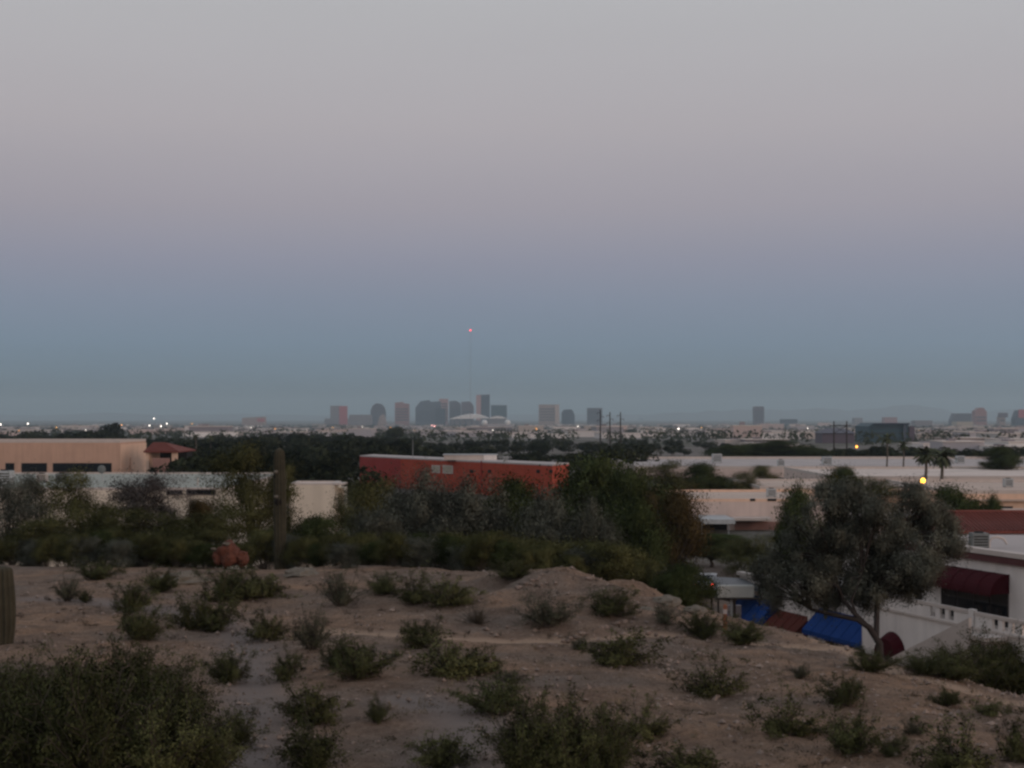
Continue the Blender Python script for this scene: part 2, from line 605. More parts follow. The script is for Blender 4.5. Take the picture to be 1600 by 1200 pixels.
def gmap(v, a, b, c=0, d=1):
    r = t.nodes.new('ShaderNodeMapRange')
    for k, q in zip(('From Min', 'From Max', 'To Min', 'To Max'), (a, b, c, d)):
        r.inputs[k].default_value = q
    t.links.new(v, r.inputs['Value'])
    return r.outputs[0]


def gmix(f, a, b):
    m = t.nodes.new('ShaderNodeMix')
    m.data_type = 'RGBA'
    if hasattr(f, 'is_linked'):
        t.links.new(f, m.inputs[0])
    else:
        m.inputs[0].default_value = f
    for k, q in ((6, a), (7, b)):
        if isinstance(q, tuple):
            m.inputs[k].default_value = (*q, 1)
        else:
            t.links.new(q, m.inputs[k])
    return m.outputs[2]


def gattr(n):
    a = t.nodes.new('ShaderNodeAttribute')
    a.attribute_name = n
    return a.outputs['Fac']


c = gmix(gmap(gnoise(.22), .38, .62), (.195, .155, .125), (.315, .200, .128))
c = gmix(gmap(gnoise(.9, 8, .75), .42, .68), c, (.130, .088, .064))
c = gmix(gmap(gnoise(6, 8, .75), .55, .72), c, (.360, .275, .205))
c = gmix(gmap(gnoise(14, 6, .8), .51, .64), c, (.085, .060, .046))
dm = gmap(gattr('dust'), .15, 1, 0, .85)
c = gmix(dm, c, (.215, .183, .165))
tm = gmap(gattr('trail'), .25, 1, 0, .9)
c = gmix(tm, c, (.400, .285, .200))
sp = t.nodes.new('ShaderNodeSeparateXYZ')
t.links.new(co.outputs['Object'], sp.inputs[0])
far_c = gmix(gmap(gnoise(.012, 6, .7), .40, .6), (.085, .085, .060), (.20, .175, .16))
c = gmix(gmap(sp.outputs['Y'], 95, 150), c, far_c)
t.links.new(c, pb.inputs['Base Color'])
bu = t.nodes.new('ShaderNodeBump')
bu.inputs['Strength'].default_value = .9
bu.inputs['Distance'].default_value = .06
t.links.new(gnoise(9, 8, .8), bu.inputs['Height'])
t.links.new(bu.outputs[0], pb.inputs['Normal'])
me.materials.append(gm)
go = bpy.data.objects.new('ground', me)
link(go)
tag(go, 'bare reddish desert hillside falling away to a flat valley floor', kind='structure')

# far mountains on the horizon
for (xa, xb, hh, dd, seed) in ((1000, 1750, 22, 24500, 1), (-200, 640, 8, 25500, 2), (600, 1100, 8, 26300, 3)):
    v = []
    nn = 90
    for k in range(nn):
        px = xa + (xb - xa) * k / (nn - 1)
        env = math.sin(math.pi * k / (nn - 1)) ** .5
        h = hh * env * (.62 + .55 * noise.noise(Vector((k * .09, seed * 7, 0))) + .18 * noise.noise(Vector((k * .35, seed * 7, 4))))
        z = max(h, .5) * dd / F
        x = X(px, dd)
        v += [(x, dd - 900, -43), (x, dd - 350 + 80 * noise.noise(Vector((k * .5, 1, 1))), -43 + (z + 43) * .55), (x, dd, z), (x, dd + 900, -43)]
    f = [(4 * k + q, 4 * k + 4 + q, 4 * k + 5 + q, 4 * k + 1 + q) for k in range(nn - 1) for q in range(3)]
    o = bpy.data.objects.new('mountain_range', mesh_from('mountain_range', v, f, M['mountain'], smooth=True))
    link(o)
    tag(o, {1: 'long faint blue ridge on the horizon at the right', 2: 'low hazy ridge on the horizon at the left', 3: 'barely visible low ridge behind the middle of the city'}[seed], kind='structure')

# haze
hz = MB().box(-17000, 17000, -400, 27600, -46, 330).build('haze', None)
hm = bpy.data.materials.new('valley_haze')
hm.use_nodes = True
t2 = hm.node_tree
t2.nodes.remove(t2.nodes['Principled BSDF'])
pv = t2.nodes.new('ShaderNodeVolumePrincipled')
pv.inputs['Color'].default_value = (.70, .86, .93, 1)
pv.inputs['Density'].default_value = .70e-4
pv.inputs['Anisotropy'].default_value = .2
t2.links.new(pv.outputs[0], t2.nodes['Material Output'].inputs['Volume'])
hz.data.materials.clear()
hz.data.materials.append(hm)
tag(hz, 'thin blue-grey evening haze lying over the whole valley', kind='stuff')

# ---------------------------------------------------------------- foliage generators


def quads_mesh(name, C, A, B, material, extra=None, CN=None):
    """C centres, A and B half-vectors (n,3) -> one leaf quad each; extra=(verts, faces, material) adds wood"""
    n = len(C)
    P = np.stack([C - A, C + B * .55, C + A, C - B * .55], 1).reshape(-1, 3)
    fa = np.arange(4 * n, dtype=np.int32)
    me = bpy.data.meshes.new(name)
    ev, ef, em = extra if extra else ([], [], None)
    V = np.concatenate([P, np.array(ev, float).reshape(-1, 3)]) if len(ev) else P
    me.vertices.add(len(V))
    me.vertices.foreach_set('co', V.ravel())
    loops = [fa]
    starts = list(range(0, 4 * n, 4))
    pos = 4 * n
    for q in ef:
        loops.append(np.array(q, np.int32) + 4 * n)
        starts.append(pos)
        pos += len(q)
    lo = np.concatenate(loops)
    me.loops.add(len(lo))
    me.loops.foreach_set('vertex_index', lo)
    me.polygons.add(len(starts))
    me.polygons.foreach_set('loop_start', np.array(starts, np.int32))
    me.materials.append(material)
    if em:
        me.materials.append(em)
        me.polygons.foreach_set('material_index', np.array([0] * n + [1] * len(ef), np.int32))
    me.update(calc_edges=True)
    if CN is None:
        CN = C - C.mean(axis=0)[None]
    CN = CN / np.maximum(np.linalg.norm(CN, axis=1), 1e-6)[:, None]
    CN = CN + .22 * np.random.default_rng(1).normal(size=CN.shape) + np.array([0, 0, .15])
    CN /= np.linalg.norm(CN, axis=1)[:, None]
    full = np.zeros((len(V), 3))
    full[:4 * n] = np.repeat(CN, 4, 0)
    full[4 * n:, 2] = 1
    at = me.attributes.new('clump_normal', 'FLOAT_VECTOR', 'POINT')
    at.data.foreach_set('vector', full.ravel().astype(np.float32))
    return me


def rdir(g, n):
    v = g.normal(size=(n, 3))
    return v / np.linalg.norm(v, axis=1)[:, None]


def make_bush(seed, material, nst=30, nl=2600, leaf=.030, spread=1.0, droop=.1):
    """bush of unit height (about 1 m) and unit width: many thin stems from one root, small leaves towards the ends"""
    g = np.random.default_rng(seed)
    st = MB()
    C = []
    nl = int(nl * 1.5)
    leaf *= .78
    per = nl // nst
    for k in range(nst):
        az = g.uniform(0, 2 * math.pi)
        tilt = g.uniform(.05, 1.0) ** .8 * 1.05 * spread
        ln = g.uniform(.42, 1.02) * (1 - .18 * tilt) * (1.22 if g.uniform() < .18 else 1)
        p = Vector((g.normal() * .03, g.normal() * .03, -.05))
        d = Vector((math.sin(tilt) * math.cos(az), math.sin(tilt) * math.sin(az), math.cos(tilt)))
        pts = [p.copy()]
        m = 5
        for q in range(m):
            d = (d + Vector((g.normal() * .10, g.normal() * .10, .05 + g.normal() * .07 - droop * (q / m)))).normalized()
            p = p + d * ln / m
            pts.append(p.copy())
        st.tube(pts, [.012, .010, .008, .006, .004, .002], 3, cap=False)
        # side twigs with leaves
        nt_ = 6
        for q in range(nt_):
            s = g.uniform(.30, 1.0) * m
            i = min(int(s), m - 1)
            b = pts[i].lerp(pts[i + 1], s - i)
            td = (d + Vector(tuple(g.normal(size=3) * .75))).normalized()
            tl = g.uniform(.07, .20)
            e = b + td * tl
            st.tube([b, e], [.004, .002], 3, cap=False)
            kk = max(3, per // nt_)
            f = g.uniform(.05, 1.2, kk)[:, None]
            C.append(np.array(b)[None] + (np.array(td) * tl)[None] * f + g.normal(size=(kk, 3)) * .034)
    C = np.concatenate(C)
    n = len(C)
    A = rdir(g, n) * (leaf * g.uniform(.6, 1.3, n))[:, None]
    B = np.cross(A, rdir(g, n))
    return quads_mesh('foliage', C, A, B, material, None, C - np.array([[0, 0, .12]])), mesh_from('stems', st.v, st.f, M['twig'])


def make_tree(seed, material, H=6.0, low=.55, Wd=6.0, trunk=.25, nclump=55, per=170, leaf=.10, droop=0.0, lumpy=1.0, bark='bark', multi=1, flat=1.0, clump=.55):
    """tapered trunk(s) and limbs reaching to leaf clumps spread through an uneven crown"""
    leaf, per = leaf * .60, int(per * 3.0)
    g = np.random.default_rng(seed)
    wd = MB()
    r0 = .035 * H
    th = trunk * H
    stems = []
    for k in range(multi):
        az = 2 * math.pi * k / multi + g.uniform(0, 1)
        lean = (.10 if multi == 1 else .38) * th * 2
        top = Vector((math.cos(az) * lean * .6, math.sin(az) * lean * .6, th * g.uniform(.9, 1.2)))
        mid = top * .5 + Vector((g.normal() * .06 * H * .3, g.normal() * .06 * H * .3, 0))
        rr = r0 / multi ** .5
        wd.tube([Vector((0, 0, -.6)), Vector((0, 0, .02)), mid, top], [rr * 1.5, rr * 1.1, rr * .85, rr * .7], 7, cap=False)
        stems.append((top, rr * .7))
    C = []
    NRM = []
    cz = th + (H - th) * .48
    # big lobes give the uneven outline
    nl = 7
    lobes = []
    for k in range(nl):
        az = g.uniform(0, 2 * math.pi)
        rr = g.uniform(.15, .62) * Wd / 2
        lobes.append((rr * math.cos(az), rr * math.sin(az), cz + g.uniform(-.36, .40) * (H - th) * flat, g.uniform(.28, .48) * Wd / 2))
    lobes.append((0, 0, H - .22 * Wd / 2 * 1.0, .25 * Wd / 2))
    for k in range(nclump):
        lx, ly, lz, lr = lobes[k % len(lobes)]
        dv = rdir(g, 1)[0] * lr * g.uniform(.45, 1.0) ** .5 * 1.15
        c = Vector((lx + dv[0], ly + dv[1], min(lz + dv[2] * .85, H * .98)))
        if c.z < th * low:
            c.z = th * low + abs(g.normal()) * .3
        top, tr = stems[k % len(stems)]
        mid = top.lerp(c, .5) + Vector((g.normal(), g.normal(), g.normal() * .6 + .4)) * .07 * Wd
        if k % 2 == 0:
            wd.tube([top - Vector((0, 0, .1)), top.lerp(mid, .5) + Vector((0, 0, .03 * H)), mid, c], [tr * .55, tr * .38, tr * .22, tr * .07], 4, cap=False)
        sc = clump * g.uniform(.55, 1.25) * lumpy
        kk = int(per * g.uniform(.6, 1.3))
        q = g.normal(size=(kk, 3)) * np.array([sc, sc, sc * (.62 + droop * .8)]) * .5
        q[:, 2] -= droop * sc * np.abs(g.normal(size=kk)) * .9
        C.append(np.array(c)[None] + q)
        out_ = np.array([lx * .35 + dv[0] * .5, ly * .35 + dv[1] * .5, dv[2] * .6 + .1])
        NRM.append(q / sc + out_[None] / (np.linalg.norm(out_) + 1e-6) * .6)
    C = np.concatenate(C)
    n = len(C)
    A = rdir(g, n)
    if droop:
        A[:, 2] = A[:, 2] * 1.0 - droop * 1.5
        A /= np.linalg.norm(A, axis=1)[:, None]
    A *= (leaf * g.uniform(.6, 1.4, n))[:, None]
    B = np.cross(A, rdir(g, n))
    return quads_mesh('crown', C, A, B, material, None, np.concatenate(NRM)), mesh_from('trunk', wd.v, wd.f, M[bark], smooth=True)


def make_far_tree(seed, material, H=8, Wd=8, n=1100, leaf=.45):
    g = np.random.default_rng(seed)
    lob = [(g.uniform(-.3, .3) * Wd, g.uniform(-.3, .3) * Wd, H * g.uniform(.35, .72), g.uniform(.2, .34) * Wd) for _ in range(6)]
    C = []
    for (a, b, c, r) in lob:
        C.append(np.array([[a, b, c]]) + rdir(g, n // 6) * (r * g.uniform(.5, 1.05, n // 6) ** .6)[:, None] * np.array([1, 1, .8]))
    C = np.concatenate(C)
    C[:, 2] = np.clip(C[:, 2], .6, H * 1.05)
    A = rdir(g, len(C)) * (leaf * g.uniform(.6, 1.4, len(C)))[:, None]
    B = np.cross(A, rdir(g, len(C)))
    tb = MB().tube([(0, 0, -1.5), (0, 0, H * .3), (.1 * Wd, 0, H * .6)], [.03 * H, .024 * H, .01 * H], 5)
    return quads_mesh('far_tree', C, A, B, material), mesh_from('far_trunk', tb.v, tb.f, M['bark'])


def plant(name, meshes, loc, sx, sz, label, cat, group=None, rz=None, names=('crown', 'trunk')):
    r = empty(name, loc, rnd.uniform(0, 6.28) if rz is None else rz)
    for nm, m_ in zip(names, meshes):
        o = bpy.data.objects.new(nm, m_)
        o.scale = (sx, sx, sz)
        link(o, r)
    tag(r, label, cat, group)
    return r


# ================================================================= LARGE STRUCTURE
# ---- generic flat-roofed building


def flat_building(name, x0, x1, y0, y1, ztop, zbot, wall, roof, label, cat='building', par=.45, group=None, coping='coping'):
    r = empty(name, ((x0 + x1) / 2, (y0 + y1) / 2, zbot))
    ox, oy, oz = r.location
    x0 -= ox; x1 -= ox; y0 -= oy; y1 -= oy; zt = ztop - oz
    MB().box(x0, x1, y0, y1, 0, zt - par).build('wall', M[wall], r)
    MB().box(x0 + .3, x1 - .3, y0 + .3, y1 - .3, zt - par + .003, zt - par + .05).build('roof', M[roof], r)
    p = MB()
    for a in ((x0, x1, y0, y0 + .28), (x0, x1, y1 - .28, y1), (x0, x0 + .28, y0 + .28, y1 - .28), (x1 - .28, x1, y0 + .28, y1 - .28)):
        p.box(a[0], a[1], a[2], a[3], zt - par, zt)
    p.build('parapet', M[coping], r)
    tag(r, label, cat, group)
    return r


def window(parent, x0, x1, yf, z0, z1, inset=.12, frame=True, m='glass'):
    """window on a wall face that looks towards -y; coordinates in the parent's frame"""
    f = MB()
    if frame:
        e = .07
        f.box(x0 - e, x1 + e, yf - .05, yf - .003, z1, z1 + e).box(x0 - e, x1 + e, yf - .08, yf - .003, z0 - e, z0)
        f.box(x0 - e, x0, yf - .05, yf - .003, z0, z1).box(x1, x1 + e, yf - .05, yf - .003, z0, z1)
    w_ = f.build('window', M['frame'], parent)
    MB().box(x0, x1, yf - .02, yf - .004, z0, z1).build('pane', M[m], w_)
    return w_


def ac_unit(x, y, z, s, label, m='metal', group='rooftop machines'):
    r = empty('rooftop_unit', (x, y, z))
    MB().box(-s * .5, s * .5, -s * .45, s * .45, .08, s * .95).build('housing', M[m], r)
    MB().tube([(0, 0, s * .95), (0, 0, s * 1.03)], s * .3, 10).build('fan_guard', M['dark'], r)
    b = MB()
    for a in (-.4, .4):
        b.box(a * s - .05, a * s + .05, -s * .45, s * .45, 0, .08)
    b.build('skid', M['dark'], r)
    for k in range(4):
        MB().box(-s * .42, s * .42, -s * .45 - .015, -s * .45 - .002, s * (.2 + .17 * k), s * (.27 + .17 * k)).build('louvre', M['dark'], r)
    tag(r, label, 'air conditioner', group)
    return r


# ---- peach building on the left with hip roofed entrance
b = flat_building('peach_building', X(-260, 300), X(188, 300), 300, 321, Z(688, 300), -13.6, 'stucco_peach', 'grey_roof',
                  'long flat-roofed peach stucco building with a pale rim at the far left')
bx, by, bz = b.location
MB().box(X(188, 300) - bx + .004, X(188, 300) - bx + .12, 300.02 - by, 320.9 - by, 0, Z(694.5, 300) - bz).build('lit_side_wall', M['stucco_peach_light'], b)  # lighter peach slab: the light falling on this side is put into its colour
for (a, c_) in ((-120, -80), (-60, -20), (9, 22), (34, 73), (83, 174)):
    window(b, X(a, 300) - bx, X(c_, 300) - bx, 300 - by, Z(737, 300) - bz, Z(724, 300) - bz)
MB().box(X(188, 300) - bx + .125, X(188, 300) - bx + .3, 307 - by, 307.3 - by, 0, Z(716, 300) - bz).build('downpipe', M['stucco_peach'], b)

e = empty('tiled_pavilion', (X(253, 296), 302, -13.6))
ex, ey, ez = e.location
xl, xr_ = X(226, 297) - ex, X(281, 297) - ex
zt, ze = Z(692, 297) - ez, Z(705, 297) - ez
v = [(xl, -6, ze), (xr_, -6, ze), (xr_, 10, ze), (xl, 10, ze), (xl, 2, zt), (xl + 2.4, 2, zt), (xl, -6, ze - .25), (xr_, -6, ze - .25), (xr_, 10, ze - .25), (xl, 10, ze - .25)]
f = [(0, 1, 5, 4), (1, 2, 5), (2, 3, 4, 5), (3, 0, 4), (6, 7, 1, 0), (7, 8, 2, 1), (8, 9, 3, 2), (9, 6, 0, 3), (9, 8, 7, 6)]
MB().add(v, f).build('roof', M['tile_roof'], e)
for k in range(9):   # rows of roof tiles on the slope towards the viewer
    a0 = k / 9
    xa, xb = xl + .02, xr_ + (xl + 2.4 - xr_) * a0
    yy = -6 + 8 * a0
    zz = ze + (zt - ze) * a0
    MB().box(xa, xb - .1, yy - .04, yy + .25, zz + .02, zz + .075).build('tile_row', M['tile_roof'], e)
MB().box(xl + .3, xl + .9, -5.4, 9, 0, ze - .25).box(xr_ - 1.5, xr_ - .5, -5.4, -4.4, 0, ze - .25).build('pillar', M['stucco_peach_light'], e)
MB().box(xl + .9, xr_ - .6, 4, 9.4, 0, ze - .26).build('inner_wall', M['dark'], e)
MB().box(xl + 2.0, xr_ - 1.6, -7.2, -6.4, 0, Z(717, 290) - ez).build('low_wall', M['stucco_rose'], e)
tag(e, 'open pavilion with a dark red hipped tile roof joined to the peach building', 'pavilion')

# ---- pale green-roofed building in front of it
b = flat_building('pale_building', X(-330, 112), X(352, 112), 112, 143, Z(763, 112) + .05, -12.5, 'stucco_cream', 'green_roof',
                  'wide cream building with a pale green flat roof behind the left trees', par=.18)
bx, by, bz = b.location
window(b, X(293, 112) - bx, X(335, 112) - bx, 112 - by, Z(772, 112) - bz, Z(766, 112) - bz)
window(b, X(262, 112) - bx, X(284, 112) - bx, 112 - by, Z(772, 112) - bz, Z(767, 112) - bz)
zr = Z(763, 112) - .08
ac_unit(X(66, 124), 124, zr, .75, 'small white box vent on the pale green roof beside the dark tree', 'coping')
ac_unit(X(8, 120), 120, zr, 1.15, 'blue-grey rooftop cooler on the pale green roof at its far left', 'metal_light')
ac_unit(X(97, 122), 122, zr, .85, 'dull grey rooftop cooler on the pale green roof beside the white vent')
o = MB().tube([(0, 0, 0), (0, 0, .65)], .05, 8).build('vent_pipe', M['coping'])
o.location = (X(309, 118), 118, zr)
tag(o, 'slim white vent pipe standing on the pale green roof', 'pipe')
e = empty('roof_dish', (X(160, 126), 126, zr))
MB().tube([(0, 0, 0), (0, 0, .9)], .06, 8).build('mast', M['metal_light'], e)
dm_ = MB()
for j in range(5):
    for i in range(12):
        a = 2 * math.pi * i / 12
        r_ = .085 * j
        dm_.v.append((r_ * math.cos(a), -.25 + .5 * r_ * r_, 1.0 + r_ * math.sin(a)))
for j in range(4):
    for i in range(12):
        dm_.f.append((j * 12 + i, j * 12 + (i + 1) % 12, (j + 1) * 12 + (i + 1) % 12, (j + 1) * 12 + i))
dd_ = dm_.build('dish', M['metal'], e, smooth=True)
sm = dd_.modifiers.new('thick', 'SOLIDIFY'); sm.thickness = .03
MB().tube([(0, -.2, 1.0), (0, -.75, 1.2)], .02, 5).build('feed_arm', M['metal'], e)
tag(e, 'grey satellite dish on a mast rising from the pale green roof', 'satellite dish')

# ---- cream block right of the saguaro
b = flat_building('cream_block', X(452, 104), X(523, 104), 104, 108, Z(755, 104), -12.5, 'stucco_cream', 'white_roof',
                  'plain cream stucco block to the right of the tall saguaro', par=.12)
bx, by, bz = b.location
MB().box(X(523, 104) - bx, X(538, 106) - bx, 106 - by, 108 - by, 0, Z(762, 106) - bz).build('side_wing', M['stucco_cream'], b)
MB().box(X(523, 104) - bx + .003, X(538, 104) - bx, 103.9 - by, 106 - by - .003, Z(758, 104) - bz, Z(755, 104) - bz).build('canopy', M['coping'], b)

# ---- red building
zt = -7.55
P0, P1, P2 = (X(562, 305), 305), (X(626, 289), 289), (X(863, 246), 246)
e = empty('red_building', (P1[0], P1[1], -13.9))
ex, ey, ez = e.location


def loc(p):
    return (p[0] - ex, p[1] - ey)


bk0, bk1 = (P0[0] + 2, P0[1] + 9), (P2[0] + 3, P2[1] + 9)
rise = lambda p: p


def lerp2(a, b_, t_):
    return (a[0] + (b_[0] - a[0]) * t_, a[1] + (b_[1] - a[1]) * t_)


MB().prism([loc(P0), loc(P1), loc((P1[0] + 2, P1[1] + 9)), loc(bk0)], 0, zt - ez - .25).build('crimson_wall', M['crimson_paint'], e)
pe = (P1[0] + .01, P1[1] + .0)
MB().prism([loc(pe), loc(P2), loc(bk1), loc((P1[0] + 2.01, P1[1] + 9))], 0, zt - ez - .25).build('orange_wall', M['red_paint'], e)
MB().prism([loc(P0), loc(P1), loc(P2), loc(bk1), loc(bk0)], zt - ez - .247, zt - ez).build('roof_rim', M['grey_roof'], e)
fd = Vector((P2[0] - P1[0], P2[1] - P1[1], 0))
flen = fd.length
fd.normalize()
fn = Vector((fd.y, -fd.x, 0))


def on_red(px):
    k = (px - 800) / F
    return (P1[1] * k - P1[0]) / (fd.x - fd.y * k)


def red_panel(name, pa, pb_, ya, yb, m, parent, th=.08):
    s0, s1 = on_red(pa), on_red(pb_)
    dmid = P1[1] + fd.y * (s0 + s1) / 2
    z0, z1 = Z(yb, dmid) - ez, Z(ya, dmid) - ez
    a = Vector((0, 0, 0)) + fd * s0 + fn * th
    b_ = fd * s1 + fn * th
    a2, b2 = fd * s0 + fn * .004, fd * s1 + fn * .004
    return MB().prism([(a.x, a.y), (b_.x, b_.y), (b2.x, b2.y), (a2.x, a2.y)], z0, z1).build(name, m, parent)


w1 = red_panel('window', 675, 688, 727, 739, M['coping'], e)
red_panel('pane', 676.5, 686.5, 728.5, 737.5, M['tw_beige'], w1, .1)
w1 = red_panel('window', 692, 708, 727, 740, M['coping'], e)
red_panel('pane', 694, 706.5, 728.5, 738.5, M['tw_beige'], w1, .1)
for p_ in (737, 765, 841, 861):
    red_panel('wall_vent', p_ - 2.5, p_ + 2.5, 734, 739, M['dark'], e)
red_panel('downpipe', 752, 753, 720, 760, M['crimson_paint'], e, .12)
tag(e, 'low orange-red building with a darker crimson end wall and pale roof rim', 'building')
e2 = empty('roof_penthouse', (X(735, 273), 273.5, zt))
MB().box(X(694, 273) - X(735, 273), X(776, 273) - X(735, 273), -2, 2.6, 0, .85).build('wall', M['coping'], e2)
MB().box(X(756, 273) - X(735, 273), X(776, 273) - X(735, 273) + .05, -2.15, -2.004, 0, .95).build('bright_bay', M['stucco_white'], e2)
MB().box(X(694, 273) - X(735, 273) - .2, X(776, 273) - X(735, 273) + .2, -2.2, 2.8, .855, .98).build('roof', M['metal_light'], e2)
tag(e2, 'white plant room box sitting on the roof of the orange-red building', 'plant room')
ac_unit(X(790, 263), 263, zt, .9, 'pale machine on the orange-red roof beside the white plant room', 'metal_light')
ac_unit(X(871, 248), 248, zt - .1, .5, 'small pale box on the right tip of the orange-red roof', 'coping')
o = MB().tube([(0, 0, 0), (0, 0, 3.4)], [.07, .04], 6).build('antenna_pole', M['pole_grey'])
o.location = (X(645, 289), 289, zt)
tag(o, 'thin grey antenna pole on the left of the orange-red roof', 'antenna')

# ---- warehouses on the right
B = {}
B[1] = flat_building('warehouse', X(992, 352), 190, 352, 438, -11.2, -15, 'stucco_pink', 'grey_roof', 'very long low pale warehouse stretching across the right, behind the palms', par=.7)
B[2] = flat_building('warehouse', X(1275, 300), 190, 282, 335, -10.8, -14.5, 'stucco_pink', 'white_roof', 'wide low warehouse with a dusty white roof in front of the longest warehouse', par=.5)
B[3] = flat_building('warehouse', X(1478, 215), 120, 213, 250, -10.1, -14.5, 'stucco_peach_light', 'tan_roof', 'tan low warehouse at the right edge behind the terracotta roof', par=.5)
B[4] = flat_building('pink_building', X(1022, 180), X(1281, 186), 180, 203, -9.55, -14, 'stucco_pink', 'tan_roof', 'pinkish grey flat-roofed building behind the round brown-green tree', par=.35, coping='stucco_peach_light')
B[5] = flat_building('pink_building', X(1187, 207), X(1420, 207), 207, 232, -9.3, -14, 'stucco_peach_light', 'tan_roof', 'tan building just behind the pinkish grey one, half hidden by trees', par=.35)
B[6] = flat_building('warehouse', X(1330, 160), 75, 150, 172, -10.2, -15, 'stucco_pink', 'grey_roof', 'greyish low building between the terracotta roof and the tan warehouse', par=.4)
# parts of the warehouses
b = B[1]
for k in range(9):
    MB().box(14 + k * 14 - 60, 16.5 + k * 14 - 60, 352 - b.location.y - .06, 352 - b.location.y - .004, 0, 2.2).build('loading_door', M['metal_light'], b)
b = B[2]
for k in range(7):
    window(b, -50 + k * 15, -44 + k * 15, 282 - b.location.y, 1.2, 2.3)
b = B[3]
for k in range(5):
    window(b, -26 + k * 11, -21 + k * 11, 213 - b.location.y, 1.0, 2.1)
MB().box(-29, 29, 212.3 - b.location.y, 212.99 - b.location.y, 2.9, 3.15).build('canopy', M['tan_roof'], b)
b = B[4]
bx, by, bz = b.location
for (a, c_) in ((1172, 1180), (1199, 1213)):
    MB().box(X(a, 180) - bx, X(c_, 180) - bx, 179.95 - by, 179.996 - by, Z(783, 180) - bz, Z(779, 180) - bz).build('roof_scupper', M['dark'], b)
MB().box(X(1092, 176) - bx, X(1141, 176) - bx, 172 - by, 179.99 - by, Z(815, 176) - bz, Z(808, 176) - bz).build('awning', M['metal_light'], b)
for a in (1096, 1138):
    MB().box(X(a, 172) - bx, X(a, 172) - bx + .12, 172.1 - by, 172.25 - by, 0, Z(815, 176) - bz).build('awning_post', M['pole_grey'], b)
MB().box(X(1145, 178) - bx, X(1205, 178) - bx, 177.5 - by, 179.99 - by, Z(813, 178) - bz, Z(809, 178) - bz).build('awning', M['coping'], b)
MB().box(X(1092, 180) - bx, X(1136, 180) - bx, 179.9 - by, 179.994 - by, 0, Z(815, 180) - bz).build('window', M['dark'], b)
MB().box(X(1148, 180) - bx, X(1262, 180) - bx, 179.88 - by, 179.99 - by, 0, Z(815, 180) - bz).build('brick_base', M['stucco_rose'], b)
for (px, d, z, s, lab) in ((1205, 190, -9.85, 1.1, 'rooftop cooler near the right end of the pinkish grey building'),
                           (1292, 380, -11.8, 2.2, 'squat rooftop cooler on the long pale warehouse'),
                           (1220, 372, -11.8, 1.6, 'narrow pale roof unit on the long warehouse left of the bushy palm'),
                           (1500, 395, -11.8, 2.0, 'rooftop cooler on the long warehouse behind the round dark tree'),
                           (1575, 232, -10.5, 1.3, 'rooftop cooler on the tan warehouse at the right edge'),
                           (1120, 400, -11.8, 2.4, 'wide rooftop cooler near the left end of the long pale warehouse')):
    ac_unit(X(px, d), d, z, s, lab, 'metal_light')

# ---- the white two-storey building with awnings (facade runs obliquely away)
A0 = Vector((24.5, 86, 0))
T = Vector((.321, -.947, 0)).normalized()
NN = Vector((-.947, -.321, 0)).normalized()
ang = math.atan2(T.y, T.x)
VB = empty('white_building', (A0.x, A0.y, -16.0), ang)   # local x runs along the facade, local -y points out of it


def lz(z):
    return z + 16.0


# footprint of the two-storey part in world, turned into local
def to_local(p):
    d_ = Vector((p[0] - A0.x, p[1] - A0.y, 0))
    return (d_.dot(T), -d_.dot(NN))


s_left = -11.4
fp = [to_local(q) for q in [(A0 + T * 10)[:2], (58, 74), (58, 96.6), (A0 + T * s_left)[:2]]]
MB().prism(fp, 0, lz(-7.72)).build('upper_wall', M['stucco_white'], VB)
MB().prism(fp, lz(-7.717), lz(-7.36)).build('roof_slab', M['grey_roof'], VB)
n_ = MB()
n_.box(s_left - .25, 10.2, -.22, -.004, lz(-7.74), lz(-7.38))
n_.build('maroon_fascia', M['maroon_trim'], VB)
MB().box(s_left - .3, 10.3, -.30, .35, lz(-7.357), lz(-7.10)).build('coping', M['coping'], VB)
# lower wing further along
fp2 = [to_local(q) for q in [(A0 + T * (s_left - .01))[:2], (A0 + T * (s_left - .01) + Vector((9, 1.5, 0)))[:2], (A0 + T * -25.4 + Vector((9, 1.5, 0)))[:2], (A0 + T * -25.4)[:2]]]
MB().prism(fp2, 0, lz(-11.3)).build('lower_wing', M['stucco_white'], VB)
MB().box(-25.6, s_left - .3, -.2, .3, lz(-11.297), lz(-11.05)).build('coping', M['coping'], VB)
MB().box(-15.35, -14.5, -.25, -.004, 0, lz(-11.31)).build('pilaster', M['stucco_white'], VB)
# big glazed opening under the maroon awning
gw = MB().box(-.75, 5.3, -.06, -.004, lz(-11.2), lz(-8.6)).build('window', M['frame'], VB)
for k in range(4):
    MB().box(-.65 + k * 1.5, .75 + k * 1.5, -.09, -.062, lz(-11.12), lz(-8.7)).build('pane', M['glass'], gw)
sw = MB().box(-3.3, -2.7, -.05, -.004, lz(-11.0), lz(-8.5)).build('window', M['frame'], VB)
MB().box(-3.24, -2.76, -.07, -.052, lz(-10.9), lz(-8.6)).build('pane', M['glass'], sw)


